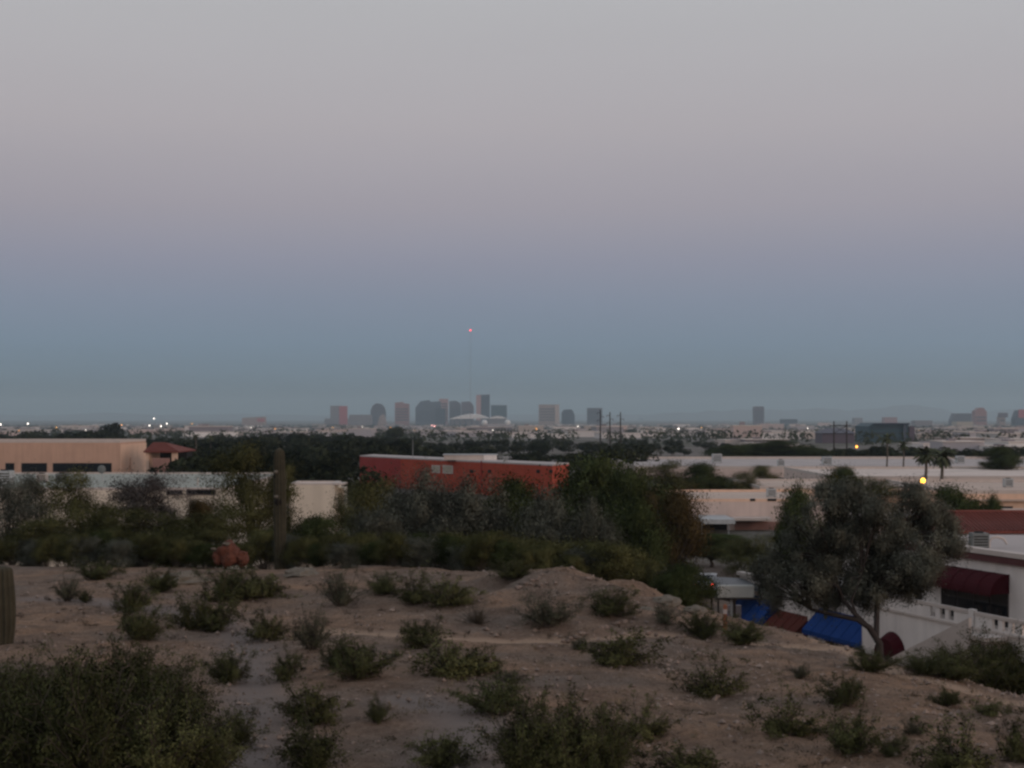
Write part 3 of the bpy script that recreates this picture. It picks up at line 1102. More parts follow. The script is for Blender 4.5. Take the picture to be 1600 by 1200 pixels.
def barrel_awning(s0, s1, zt_, zb, outd, m, parent, curved=True):
    mb = MB()
    nseg = 7
    prof = []
    for k in range(nseg + 1):
        a = math.pi / 2 * k / nseg
        if curved:
            prof.append((-outd * math.sin(a) - .004, zb + (zt_ - zb) * math.cos(a)))
        else:
            q = k / nseg
            prof.append((-outd * q - .004, zt_ + (zb + .2 - zt_) * q))
    if not curved:
        prof.append((-outd - .004, zb))
    n1 = len(prof)
    for s_ in (s0, s1):
        mb.v += [(s_, p_[0], p_[1]) for p_ in prof] + [(s_, -.004, zb)]
    n2 = n1 + 1
    for k in range(n1 - 1):
        mb.f.append((k, k + 1, n2 + k + 1, n2 + k))
    mb.f.append(tuple(range(n2)))
    mb.f.append(tuple(reversed(range(n2, 2 * n2))))
    o_ = mb.build('awning', m, parent)
    # ribs of the frame showing through as seams
    k = 0
    s_ = s0
    rb = (s1 - s0) / max(3, round((s1 - s0) / 1.2))
    while s_ <= s1 + .01:
        r2 = MB()
        r2.tube([(s_, p_[0] - .012, p_[1] + .012) for p_ in prof], .018, 4)
        r2.build('awning_rib', m, o_)
        s_ += rb
    vl = MB()
    for i in range(int((s1 - s0) / .3)):
        a = s0 + i * .3
        vl.add([(a, prof[-1][0] - .01, zb), (a + .29, prof[-1][0] - .01, zb), (a + .22, prof[-1][0] - .01, zb - .13), (a + .07, prof[-1][0] - .01, zb - .13),
                (a, prof[-1][0] + .01, zb), (a + .29, prof[-1][0] + .01, zb), (a + .22, prof[-1][0] + .01, zb - .13), (a + .07, prof[-1][0] + .01, zb - .13)],
               [(0, 1, 2, 3), (7, 6, 5, 4), (0, 4, 5, 1), (1, 5, 6, 2), (2, 6, 7, 3), (3, 7, 4, 0)])
    vl.build('valance', m, o_)
    return o_


aw = barrel_awning(-1.85, 5.35, lz(-8.30), lz(-9.30), 1.15, M['maroon'], VB)
aw['label'] = 'curved maroon awning over the upper window'
aw = barrel_awning(-14.2, -6.2, lz(-12.35), lz(-13.85), 1.3, M['blue'], VB, False)
aw['label'] = 'long blue awning right of the white pilaster'
aw = barrel_awning(-24.8, -19.9, lz(-12.5), lz(-14.2), 1.5, M['blue'], VB, False)
aw['label'] = 'blue awning at the far end beside the white panel'
aw = barrel_awning(-19.7, -15.4, lz(-13.1), lz(-14.3), 1.2, M['brick_red'], VB, False)
aw['label'] = 'red-brown awning between the two blue ones'
for (a, c_) in ((-24.6, -20.4), (-19.2, -15.8), (-13.6, -6.8)):
    g_ = MB().box(a, c_, -.05, -.004, .3, lz(-14.0)).build('window', M['frame'], VB)
    k_ = int((c_ - a) / 1.3)
    for i in range(k_):
        q0 = a + (c_ - a) * i / k_ + .06
        MB().box(q0, a + (c_ - a) * (i + 1) / k_ - .06, -.08, -.052, .4, lz(-14.1)).build('pane', M['glass'], g_)
# balcony block
MB().box(-6.5, 10, -1.62, -.005, 0, lz(-11.2)).build('balcony_block', M['stucco_white'], VB)
MB().box(-6.6, 10.1, -1.72, -.004, lz(-11.197), lz(-11.08)).build('balcony_floor', M['coping'], VB)


def rail_s(px):
    k = (px - 800) / F
    bp = A0 + NN * 1.6
    return (bp.y * k - bp.x) / (T.x - T.y * k)


MB().box(-6.4, rail_s(1515), -1.70, -1.48, lz(-10.42), lz(-10.24)).build('top_rail', M['coping'], VB)
MB().box(rail_s(1524), 10, -1.70, -1.48, lz(-10.44), lz(-10.26)).build('top_rail', M['coping'], VB)
MB().box(rail_s(1516), rail_s(1523.5), -1.72, -1.46, lz(-11.07), lz(-10.16)).build('rail_post', M['stucco_white'], VB)
MB().box(-6.4, rail_s(1515), -1.66, -1.52, lz(-11.075), lz(-10.98)).box(rail_s(1524), 10, -1.66, -1.52, lz(-11.075), lz(-10.98)).build('bottom_rail', M['stucco_white'], VB)
solid = [(-6.4, rail_s(1455)), (rail_s(1463), rail_s(1470)), (rail_s(1478), rail_s(1484)), (rail_s(1492), rail_s(1515)),
         (rail_s(1524.5), rail_s(1552)), (rail_s(1561), rail_s(1568)), (rail_s(1577), rail_s(1583.5)), (rail_s(1592), rail_s(1599)), (rail_s(1608), 10)]
for a, c_ in solid:
    MB().box(a, c_, -1.66, -1.52, lz(-10.978), lz(-10.443)).build('baluster', M['stucco_white'], VB)
# arched maroon door canopy on the balcony block
mb = MB()
cxs, czs, rad = -3.2, lz(-13.7), 1.35
ring = 12
for yy in (-1.625, -2.2):
    for k in range(ring + 1):
        a = math.pi * k / ring
        mb.v.append((cxs + math.cos(a) * rad * (1 if yy > -2 else .8), yy, czs + math.sin(a) * rad * (1 if yy > -2 else .72)))
for k in range(ring):
    mb.f.append((k, k + 1, ring + 2 + k, ring + 1 + k))
mb.f.append(tuple(range(ring + 1, 2 * ring + 2)))
mb.f.append((0, ring + 1, 2 * ring + 1, ring))
o = mb.build('door_canopy', M['maroon'], VB, smooth=False)
dr = MB().box(-4.1, -2.3, -1.66, -1.625, .2, lz(-13.75)).build('door', M['frame'], VB)
MB().tube([(-2.5, -1.70, 1.1), (-2.5, -1.70, 1.4)], .02, 5).build('handle', M['metal_light'], dr)
# outside stair with sloping white parapet
sa, za = 6.1, -10.35
sb, zb_ = -5.2, -15.2
mb = MB()
v = [(sa, lz(za)), (sa, lz(za) - 1.6), (sb, 0), (sb, lz(zb_))]
mb.add([(p_[0], -3.05, p_[1]) for p_ in v] + [(p_[0], -2.88, p_[1]) for p_ in v], [(0, 3, 2, 1), (4, 5, 6, 7), (0, 1, 5, 4), (1, 2, 6, 5), (2, 3, 7, 6), (3, 0, 4, 7)])
mb.build('stair_parapet', M['coping'], VB)
MB().box(sa, sa + 1.4, -3.05, -1.73, lz(-11.4), lz(-11.2)).build('stair_landing', M['coping'], VB)
for k in range(24):
    s_ = sa - (sa - sb) * (k + 1) / 24
    z_ = lz(-11.25) - (lz(-11.25) - .2) * (k + .5) / 24
    MB().box(s_, s_ + .47, -2.87, -1.74, max(z_ - .9, 0), z_).build('stair_step', M['stucco_white'], VB)
tag(VB, 'white two-storey stucco building with maroon and blue awnings and a balcony', 'building')
# roof things
ac_unit(X(1532, 85.6), 85.9, -7.33, .92, 'grey-green cooler box on the white building beside the terracotta roof', 'metal')
o = MB().tube([(0, 0, 0), (0, 0, .35), (.15, 0, .55), (.45, 0, .62), (.8, 0, .5), (1.0, 0, .2)], .07, 8).build('roof_pipe', M['coping'], smooth=True)
o.location = (X(1550, 86), 86.5, -7.35)
tag(o, 'bent white pipe on the flat roof right of the cooler box', 'pipe')
# terracotta wing
TW_ = empty('tiled_wing', (42, 98, -16))
MB().box(-15, 26, -1, 12, 0, lz(-7.15)).build('wall', M['stucco_cream'], TW_)
v = [(-15.6, -1.6, lz(-7.15)), (26.5, -1.6, lz(-7.15)), (26.5, 3.4, lz(-6.28)), (-14.4, 3.4, lz(-6.28)), (26.5, 9, lz(-7.15)), (-15.6, 9, lz(-7.15)),
     (-15.6, -1.6, lz(-7.3)), (26.5, -1.6, lz(-7.3)), (26.5, 9, lz(-7.3)), (-15.6, 9, lz(-7.3))]
f = [(0, 1, 2, 3), (3, 2, 4, 5), (0, 3, 5), (1, 4, 2), (6, 7, 1, 0), (7, 8, 4, 1), (8, 9, 5, 4), (9, 6, 0, 5)]
rf = MB().add(v, f).build('roof', M['tile_roof'], TW_)
sl_ = (lz(-6.28) - lz(-7.15)) / 5.0
tile_me = None
for k in range(158):     # barrel tiles running down the slope, one column each
    xx = -15.3 + k * .264
    if tile_me is None:
        q = MB()
        q.tube([(0, -1.62, lz(-7.15) + .02), (0, 3.38, lz(-6.28) + .02)], .07, 6)
        tile_me = mesh_from('tile', q.v, q.f, M['tile_roof'], smooth=True)
    o = bpy.data.objects.new('tile', tile_me)
    o.location = (xx, 0, 0)
    link(o, rf)
MB().tube([(-14.4, 3.4, lz(-6.25)), (26.4, 3.4, lz(-6.25))], .13, 6).build('ridge_cap', M['tile_roof'], rf)
tag(TW_, 'cream wing with a long dark terracotta tile roof behind the white building', 'building')

# ---- carport, panel sign, low wall, road, car
e = empty('carport', (X(1148, 108), 108, -15.2))
zc = -11.45 + 15.2
MB().add([(-1.55, -2.0, zc - .1), (1.65, -2.0, zc - .42), (1.65, 2.0, zc - .12), (-1.55, 2.0, zc + .05), (-1.55, -2.0, zc - .28), (1.65, -2.0, zc - .6), (1.65, 2.0, zc - .3), (-1.55, 2.0, zc - .13)],
         [(0, 1, 2, 3), (7, 6, 5, 4), (4, 5, 1, 0), (5, 6, 2, 1), (6, 7, 3, 2), (7, 4, 0, 3)]).build('roof', M['steel_roof'], e)
for a, c_ in ((-1.4, -1.8), (1.45, -1.8), (-1.4, 1.8), (1.45, 1.8)):
    MB().box(a - .06, a + .06, c_ - .06, c_ + .06, 0, zc - .55).build('post', M['pole'], e)
tag(e, 'small carport with a sloping grey steel roof behind the white panel sign', 'carport')
e = empty('panel_sign', (X(1147, 72), 72, -11.6))
zq = 11.6
bx_ = MB().box(X(1121, 72) - X(1147, 72), X(1178, 72) - X(1147, 72), -.16, .16, Z(934, 72) + zq, Z(914, 72) + zq).build('panel', M['panel'], e)
bv = bx_.modifiers.new('round', 'BEVEL'); bv.width = .06; bv.segments = 3
MB().box(X(1119, 72) - X(1147, 72), X(1205, 72) - X(1147, 72), -.2, .2, Z(936.2, 72) + zq, Z(934.4, 72) + zq).build('shelf_rail', M['pole'], e)
MB().box(-.18, -.08, -.06, .06, -.6, Z(936, 72) + zq).build('post', M['pole_grey'], e)
MB().box(-.05, .08, -.06, .06, -.6, Z(936, 72) + zq).build('post', M['pole'], e)
tag(e, 'blank off-white panel sign on a dark post below the ridge', 'sign')
o = MB().box(X(1143, 74) , X(1163, 74), 75, 75.25, -13.5, Z(946, 75)).build('low_wall', M['tw_grey'])
tag(o, 'short grey wall behind the panel sign beside the blue awning', 'wall')
o = MB()
o.add([(X(955, 108), 108, -13.9), (X(1030, 103), 103, -13.9), (X(1030, 103), 103.3, -13.9), (X(955, 108), 108.3, -13.9),
       (X(955, 108), 108, Z(889, 108)), (X(1030, 103), 103, Z(901, 103)), (X(1030, 103), 103.3, Z(901, 103)), (X(955, 108), 108.3, Z(889, 108))],
      [(0, 3, 2, 1), (4, 5, 6, 7), (0, 1, 5, 4), (1, 2, 6, 5), (2, 3, 7, 6), (3, 0, 4, 7)])
o = o.build('low_wall', M['tw_grey'])
tag(o, 'low pale garden wall showing through the brush right of the mound', 'wall')
rd = []
rp = [(-14, 128), (0, 126), (15, 122), (30, 120), (40, 120), (90, 118)]
for (xx, yy) in rp:
    rd.append((xx, yy))
mb = MB()
for (xx, yy) in rd:
    for o_ in (-4, 4):
        mb.v.append((xx, yy + o_, ground_z(xx, yy + o_) + .06))
mb.f = [(2 * i, 2 * i + 2, 2 * i + 3, 2 * i + 1) for i in range(len(rd) - 1)]
tag(mb.build('road', M['asphalt']), 'strip of road behind the hill where the car drives', kind='structure')


def make_car(px, d, label, rz, paint='car_paint', lit=True):
    x, y = X(px, d), d
    e = empty('car', (x, y, ground_z(x, y) + .06), rz)
    prof = [(-2.25, .35), (2.2, .35), (2.25, .75), (1.25, .95), (.75, 1.42), (-1.1, 1.45), (-1.75, 1.0), (-2.25, .92)]
    bd = MB().profile(prof, -.87, .87).build('body', M[paint], e)
    bv_ = bd.modifiers.new('round', 'BEVEL'); bv_.width = .07; bv_.segments = 3
    for s_ in (-1, 1):
        MB().profile([(-1.0, 1.0), (1.05, 1.0), (.68, 1.36), (-.95, 1.38)], .872 * s_, .885 * s_).build('side_window', M['glass'], e)
        for xx in (-1.4, 1.4):
            MB().tube([(xx, .72 * s_, .32), (xx, .9 * s_, .32)], .32, 14).build('wheel', M['tyre'], e)
        MB().box(-2.30, -2.252, .62 * s_ - .09, .62 * s_ + .09, .72, .86).build('tail_lamp', M['lamp_red'] if lit else M['maroon'], e)
        MB().box(2.21, 2.27, .6 * s_ - .16, .6 * s_ + .16, .55, .68).build('headlight', M['metal_light'], e)
    MB().add([(-1.79, -.7, 1.03), (-1.79, .7, 1.03), (-1.16, .62, 1.43), (-1.16, -.62, 1.43)], [(0, 1, 2, 3)]).build('rear_window', M['glass'], e)
    tag(e, label, 'car')
    return e


make_car(1103, 121, 'small silver car with glowing red brake lights beyond the ridge', R(80))

# ================================================================= SKYLINE
def tower(name, pts, base, y1_extra, m, label, d=7800, z0=-43, extras=(), group=None, cat='tower'):
    """pts: outline (photo px) top vertices left to right; the body is the solid below them"""
    xa = min(p[0] for p in pts); xb = max(p[0] for p in pts)
    cx = X((xa + xb) / 2, d)
    e = empty(name, (cx, d, z0))
    prof = [(X(pts[0][0], d) - cx, 0), (X(pts[-1][0], d) - cx, 0)] + [(X(p[0], d) - cx, Z(p[1], d) - z0) for p in reversed(pts)]
    MB().profile(prof, 0, y1_extra).build('body', M[m], e)
    for (nm, xa_, xb_, ya, yb, mm, dz) in extras:
        MB().box(X(xa_, d) - cx, X(xb_, d) - cx, -dz, -.6, Z(yb, d) - z0, Z(ya, d) - z0).build(nm, M[mm], e)
    # floor bands: recessed dark glazing strips round the body
    top = max(p[1] for p in pts)
    h = Z(max(p[1] for p in pts), d) - z0
    n = int((h - 30) / 14)
    for k in range(max(n, 0)):
        zz = 26 + k * 14
        MB().box(X(xa, d) - cx + 3, X(xb, d) - cx - 3, -.9, -.3, zz, zz + 6).build('window_band', M['tw_blue_dark'], e)
    tag(e, label, cat, group)
    return e


G = 'downtown towers'
tower('office_tower', [(507, 654), (516, 654), (516, 634), (533, 634), (533, 654), (546, 654)], 0, 40, 'tw_grey', 'broad grey tower left of the pink lit one, farthest left in the skyline', extras=[('lit_face', 530, 543, 634.5, 668, 'tw_red', 4)], group=G)  # red right face, with the pink light on it painted into the colour
tower('office_tower', [(545, 652), (546, 648), (579, 648), (580, 652)], 0, 60, 'tw_grey', 'low wide tan block between the pink lit tower and the shouldered one', d=7600, group=G)
tower('office_tower', [(579, 641), (582, 634), (588, 630), (595, 631), (600, 636), (602, 644)], 0, 50, 'tw_slate', 'slate tower with sloping shoulders and a pale sloping annexe', group=G)
tower('office_block', [(590, 662), (593, 651), (598, 647), (601, 652), (604, 662)], 0, 40, 'tw_tan', 'small pale gabled block at the foot of the shouldered tower', d=7400, group=G)
tower('office_tower', [(617, 629), (629, 628), (630, 630), (639, 631)], 0, 50, 'tw_rose', 'rose-brown slab tower left of the biggest dark tower', group=G)
tower('office_tower', [(649, 637), (657, 627), (670, 625), (672, 628), (688, 627)], 0, 70, 'tw_blue_grey', 'biggest blue-grey tower with a slanted left shoulder', group=G)
tower('office_tower', [(680, 638), (695, 638)], 0, 40, 'tw_blue_dark', 'near-black block standing in front of the biggest tower', d=7500, group=G)
tower('office_tower', [(686, 623), (700, 623)], 0, 40, 'tw_pink', 'pinkish slim tower just behind the biggest dark tower', d=8000, group=G)
tower('office_tower', [(702, 627), (712, 626), (719, 630), (720, 634)], 0, 50, 'tw_slate', 'slate tower with a sloping right shoulder beside the pinkish slim tower', group=G)
tower('office_tower', [(721, 628), (733, 627), (738, 631), (740, 636)], 0, 50, 'tw_plum', 'plum-grey round-shouldered tower above the arena roof', group=G)
tower('office_tower', [(744, 617), (765, 616.5)], 0, 50, 'tw_slate', 'tallest tower in the skyline with a pale pink left edge', extras=[('lit_edge', 744, 751.5, 617.5, 668, 'tw_pink', 4), ('glass_face', 753, 764.5, 618, 668, 'tw_blue_dark', 3)], group=G)  # pink strip paints the light catching the left edge
tower('office_tower', [(767, 633), (792, 633)], 0, 60, 'tw_blue_grey', 'flat wide blue-green block right of the tallest tower', extras=[('glass_face', 769, 790, 635, 655, 'tw_teal', 3)], group=G)
tower('office_tower', [(842, 632), (874, 632)], 0, 60, 'tw_tan', 'wide tan tower with a lighter right edge, standing apart', extras=[('lit_edge', 867, 874, 632.5, 668, 'tw_tan_light', 4)], group=G)  # light on the right edge is painted as a lighter tan strip
tower('office_tower', [(878, 645), (881, 640), (893, 639.5), (896, 643), (898, 650)], 0, 50, 'tw_blue_dark', 'small dark tower with chamfered top right of the wide tan tower', group=G)
tower('office_tower', [(918, 637.5), (941, 637.5)], 0, 60, 'tw_slate', 'dark square tower behind the leftmost tall power pole', group=G)
tower('office_tower', [(1178, 636), (1180, 635), (1192, 635), (1194, 636)], 0, 40, 'tw_plum', 'lone narrow plum-grey tower right of the city centre', group=G)
tower('office_block', [(1222, 655), (1246, 655)], 0, 60, 'tw_blue_grey', 'low blue block to the right of the lone narrow tower', d=7000, group='distant blocks')
tower('office_block', [(1382, 652), (1402, 652)], 0, 60, 'tw_rose', 'faint pink block rising behind the dark teal office', d=8200, group='distant blocks')
tower('office_block', [(1335, 653), (1348, 653)], 0, 60, 'tw_grey', 'faint grey block left of the dark teal office', d=8200, group='distant blocks')
tower('office_tower', [(1488, 656), (1492, 646), (1518, 646)], 0, 60, 'tw_slate', 'dark wide tower at the right behind a beige block', d=7000, group='distant blocks')
tower('office_block', [(1495, 659), (1521, 659)], 0, 60, 'tw_beige', 'beige block in front of the dark wide tower at the right', d=5200, group='distant blocks')
tower('office_tower', [(1524, 642), (1528, 640), (1530, 637), (1537, 637), (1539, 640), (1542, 643)], 0, 50, 'tw_rose', 'rose-brown tower with a stepped crown at the right', d=6500, group='distant blocks')
tower('office_tower', [(1562, 651), (1571, 651)], 0, 40, 'tw_tan', 'slim pale tower with a wider dark head at the right', d=6500, extras=[('tower_head', 1559, 1574, 645, 652, 'tw_plum', 8)], group='distant blocks')
tower('office_tower', [(1587, 654), (1592, 641), (1612, 641)], 0, 60, 'tw_blue_dark', 'dark tower with a pink head cut by the right edge', d=6500, extras=[('tower_head', 1591, 1612, 640, 653, 'tw_red', 5)], group='distant blocks')
tower('office_block', [(1430, 657), (1457, 657)], 0, 60, 'tw_grey', 'low greyish block right of the dark teal office', d=6000, group='distant blocks')
tower('office_block', [(378, 653), (412, 651)], 0, 80, 'tw_tan', 'long low tan block with an orange end, far left of the skyline', d=7500, extras=[('orange_end', 402, 414, 654, 659, 'tw_red', 3)], group='distant blocks')

# dark teal office building
d = 1300
cx = X(1385, d)
e = empty('teal_office', (cx, d, -30))
MB().profile([(X(1356, d) - cx, 0), (X(1419, d) - cx, 0), (X(1419, d) - cx, Z(661, d) + 30), (X(1366, d) - cx, Z(661, d) + 30), (X(1357, d) - cx, Z(666, d) + 30)], 0, 50).build('glass_body', M['tw_teal'], e)
MB().box(X(1364, d) - cx, X(1420, d) - cx, -3, -.3, Z(663.5, d) + 30, Z(660.8, d) + 30).build('roof_edge', M['tw_blue_dark'], e)
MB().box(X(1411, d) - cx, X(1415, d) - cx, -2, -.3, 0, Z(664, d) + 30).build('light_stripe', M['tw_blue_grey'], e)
MB().box(X(1420, d) - cx + .3, X(1429, d) - cx, 0, 50, 0, Z(666, d) + 30).build('side_block', M['tw_plum'], e)
for k in range(5):
    MB().box(X(1359, d) - cx, X(1410, d) - cx, -.8, -.3, 4 + k * 4.2, 4.6 + k * 4.2).build('floor_band', M['tw_blue_dark'], e)
tag(e, 'dark teal glass office with a black roof edge, nearer than the skyline', 'building')
# dark hall with hipped roof
d = 1250
cx = X(1310, d)
e = empty('hipped_hall', (cx, d, -29))
MB().box(X(1285, d) - cx, X(1335, d) - cx, 0, 30, 0, Z(677, d) + 29).build('wall', M['tw_plum'], e)
v = [(X(1282, d) - cx, -2, Z(677, d) + 29.1), (X(1338, d) - cx, -2, Z(677, d) + 29.1), (X(1338, d) - cx, 32, Z(677, d) + 29.1), (X(1282, d) - cx, 32, Z(677, d) + 29.1),
     (X(1296, d) - cx, 15, Z(669, d) + 29), (X(1324, d) - cx, 15, Z(669, d) + 29)]
MB().add(v, [(0, 1, 5, 4), (1, 2, 5), (2, 3, 4, 5), (3, 0, 4), (3, 2, 1, 0)]).build('roof', M['tw_slate'], e)
tag(e, 'dark hall with a low hipped roof behind the H-frame power poles', 'building')

# arena with white curved roof
d = 7000
e = empty('arena', (X(732, d), d, -42))
cx = X(732, d)
MB().box(X(705, d) - cx, X(762, d) - cx, 10, 150, 0, Z(657, d) + 42).build('wall', M['tw_grey'], e)
mb = MB()
nseg = 16
for yy, sc in ((0, .9), (80, 1.0), (165, .9)):
    for k in range(nseg + 1):
        px = 700 + 64 * k / nseg
        q = (k / nseg)
        zz = Z(657 - 13 * sc * (math.sin(math.pi * min(1, q * .86 + .07)) ** .8) * (.55 + .45 * q), d)
        mb.v.append((X(px, d) - cx, yy, zz + 42))
for j in range(2):
    for k in range(nseg):
        mb.f.append((j * 17 + k, j * 17 + k + 1, (j + 1) * 17 + k + 1, (j + 1) * 17 + k))
mb.f.append(tuple(reversed(range(17))))
mb.build('roof', M['tw_white'], e, smooth=False)
for k in range(6):
    MB().box(X(709 + 9 * k, d) - cx, X(711 + 9 * k, d) - cx, 5, 9.7, 0, Z(658, d) + 42).build('pier', M['tw_blue_grey'], e)
tag(e, 'arena with a broad white curved roof in front of the towers', 'arena')
e = empty('arena', (X(777, d), d, -42))
cx = X(777, d)
MB().box(X(763, d) - cx, X(792, d) - cx, 5, 120, 0, Z(654, d) + 42).build('wall', M['tw_grey'], e)
mb = MB()
for yy in (0, 125):
    for k in range(9):
        mb.v.append((X(762 + 31 * k / 8, d) - cx, yy, Z(654 - 4 * math.sin(math.pi * k / 8), d) + 42.2))
mb.f = [(k, k + 1, k + 10, k + 9) for k in range(8)] + [tuple(reversed(range(9))), tuple(range(9, 18))]
mb.build('roof', M['tw_white'], e)
tag(e, 'smaller white vaulted hall right of the arena', 'arena')
for px, lab in ((757, 'white round storage dome between the two arenas'), (793, 'white round storage dome right of the smaller arena')):
    o = MB().ball((0, 0, 12), 12, 12, 8).build('storage_tank', M['tw_white'], smooth=True)
    st_ = MB().box(-7, 7, -7, 7, -16, 2).build('stand', M['tw_grey'], o)
    o.location = (X(px, 6200), 6200, Z(665, 6200))
    tag(o, lab, 'tank')

# radio mast with red beacon
d = 3000
e = empty('radio_mast', (X(735, d), d, -31))
hm_ = Z(516, d) + 31
mb = MB()
for k in range(3):
    a = 2 * math.pi * k / 3
    mb.tube([(1.3 * math.cos(a), 1.3 * math.sin(a), 0), (1.3 * math.cos(a), 1.3 * math.sin(a), hm_ * .985)], .10, 4)
mb.build('mast_leg', M['pole_grey'], e)
mb = MB()
k = 0
z_ = 0
while z_ < hm_ * .97:
    a, c_ = 2 * math.pi * (k % 3) / 3, 2 * math.pi * ((k + 1) % 3) / 3
    mb.tube([(1.3 * math.cos(a), 1.3 * math.sin(a), z_), (1.3 * math.cos(c_), 1.3 * math.sin(c_), z_ + 2.5)], .06, 3)
    z_ += 2.5
    k += 1
lt = mb.build('mast_lattice', M['pole_grey'], e)
lt['kind'] = 'stuff'
MB().ball((0, 0, hm_), 1.35, 10, 6).build('beacon', M['lamp_beacon'], e)
tag(e, 'very tall thin radio mast with a red light at its top', 'mast')

# tall power poles
def power_pole(px, ytop, d, zb, label, rr=.3, arms=3, group='tall power poles'):
    e = empty('power_pole', (X(px, d), d, zb))
    h = Z(ytop, d) - zb
    MB().tube([(0, 0, -1), (0, 0, h)], [rr * 1.3, rr * .7], 8).build('pole', M['pole'], e)
    for k in range(arms):
        s_ = 1 if k % 2 else -1
        MB().box(min(0, 2.0 * s_), max(0, 2.0 * s_), -.12, .12, h - 2 - k * 2.2, h - 1.75 - k * 2.2).build('crossarm', M['pole'], e)
        MB().tube([(1.9 * s_, 0, h - 2 - k * 2.2), (1.9 * s_, 0, h - 2.9 - k * 2.2)], .12, 5).build('insulator', M['pole'], e)
    tag(e, label, 'power pole', group)


power_pole(938, 640, 900, -19, 'leftmost of the three tall dark power poles, before the square tower', .42)
power_pole(953, 644, 900, -19, 'middle one of the three tall dark power poles', .42)
power_pole(969.5, 644, 900, -19, 'rightmost of the three tall dark power poles', .42)
e = empty('h_frame_pylon', (X(1313, 620), 620, -16.5))
hp = Z(658, 620) + 16.5
for s_ in (-2.6, 2.6):
    MB().tube([(s_, 0, -1), (s_, 0, hp)], [.35, .25], 8).build('pole', M['pole'], e)
MB().box(-4.2, 4.2, -.12, .12, hp - 1.9, hp - 1.6).build('crossarm', M['pole'], e)
mb = MB()
mb.tube([(-2.6, 0, hp - 1.8), (2.6, 0, hp - 5)], .1, 4).tube([(2.6, 0, hp - 1.8), (-2.6, 0, hp - 5)], .1, 4)
mb.build('brace', M['pole'], e)
tag(e, 'dark two-legged H-frame power pylon in front of the hipped hall', 'pylon')

# lamps: (px, py, d, radius, material, label)
LAMPS = [
    (1442, 751, 190, .31, 'lamp_warm', 'bright yellow street lamp glowing before the pale warehouses', 'p'),
    (1338.5, 698, 600, .42, 'lamp_orange', 'small orange street lamp right of the H-frame pylon', 'p'),
    (43.5, 662, 3000, 1.3, 'lamp_white', 'brightest white light on the plain at the far left', 'l'),
    (30, 673, 2200, .8, 'lamp_orange', 'dim orange light below the bright white one at the far left', 'l'),
    (233.5, 665, 3200, 1.2, 'lamp_white', 'left light of the little white group above the peach building', 'l'),
    (240.5, 654, 4500, 1.7, 'lamp_white', 'topmost light of the little white group above the peach building', 'l'),
    (251.5, 666, 3200, 1.3, 'lamp_white', 'brightest lower light of the little white group', 'l'),
    (260.5, 662, 3200, 1.2, 'lamp_white', 'right light of the little white group above the peach building', 'l'),
    (1, 663, 3000, 1.3, 'lamp_white', 'white light cut by the left edge', 'l'),
    (675, 665, 6200, 2.4, 'lamp_pink', 'pink light at the foot of the biggest tower, left of a pair', 'l'),
    (679, 666, 6200, 2.8, 'lamp_pink', 'pink light at the foot of the biggest tower, right of a pair', 'l'),
    (706, 675, 3600, 1.0, 'lamp_white', 'warm light on the plain below the arena', 'l'),
    (725, 673.5, 3600, 1.2, 'lamp_warm', 'yellowish light on the plain below the tallest tower', 'l'),
    (802.5, 677, 2600, 1.1, 'lamp_white', 'small white light right of the storage domes', 'l'),
    (903, 667, 3500, 1.7, 'lamp_white', 'white light right of the small chamfered dark tower', 'l'),
    (916, 668, 3500, 1.7, 'lamp_white', 'white light below the dark square tower', 'l'),
    (974.5, 680, 2100, 1.1, 'lamp_white', 'white light just right of the rightmost tall power pole', 'l'),
    (1060, 670, 3000, 1.4, 'lamp_white', 'lone white light on the plain in the middle right', 'l'),
    (1190, 667, 3200, 1.0, 'lamp_white', 'white light at the foot of the lone narrow tower', 'l'),
    (1353, 675, 1500, 1.0, 'lamp_pink', 'pink-white light left of the dark teal office', 'l'),
    (1480, 688, 1500, .7, 'lamp_warm', 'left one of two warm lights right of the teal office', 'l'),
    (1488, 688, 1500, .8, 'lamp_orange', 'right one of two warm lights right of the teal office', 'l'),
    (347, 677, 2500, .8, 'lamp_warm', 'dim yellow light above the tree line at the left', 'l'),
    (455, 675, 2600, .8, 'lamp_warm', 'dim yellow light left of the grey towers', 'l'),
]
for k, (px, py) in enumerate([(88, 668), (134, 672), (190, 664), (300, 662), (392, 668), (430, 670), (520, 668), (566, 667), (610, 668), (648, 672), (770, 672), (838, 670), (868, 673), (886, 678), (1010, 672),
                              (1096, 668), (1130, 675), (1168, 672), (1240, 674), (1262, 669), (1340, 671), (1436, 672), (1466, 680), (1512, 676), (1546, 680), (1580, 674), (1592, 686), (1300, 700), (1210, 680)]):
    LAMPS.append((px, py, 2400 + 130 * (k % 9), .50 + .1 * (k % 3), ('lamp_warm', 'lamp_white', 'lamp_orange')[k % 3], '%s faint %s light from the left of those dotting the hazy plain' % (
        '%d%s' % (k + 1, 'th' if 10 <= (k + 1) % 100 <= 20 else {1: 'st', 2: 'nd', 3: 'rd'}.get((k + 1) % 10, 'th')), ('yellow', 'white', 'orange')[k % 3]), 'l'))
for (px, py, d, r_, mm, lab, kd) in LAMPS:
    x, y, z = W(px, py, d)
    zb = ground_z(x, y)
    e = empty('street_lamp', (x, y, zb))
    h = max(z - zb, 1)
    MB().tube([(0, .3 + r_, -.5), (0, .3 + r_, h * .97)], [max(.09, r_ * .25), max(.06, r_ * .18)], 6).build('post', M['pole_grey'], e)
    MB().tube([(0, .3 + r_, h * .95), (0, 0, h + r_ * .9)], max(.04, r_ * .12), 5).build('arm', M['pole_grey'], e)
    MB().ball((0, 0, h), r_, 10, 7).build('lamp_globe', M[mm], e)
    tag(e, lab, 'street lamp', 'lights on the plain' if kd == 'l' else None)
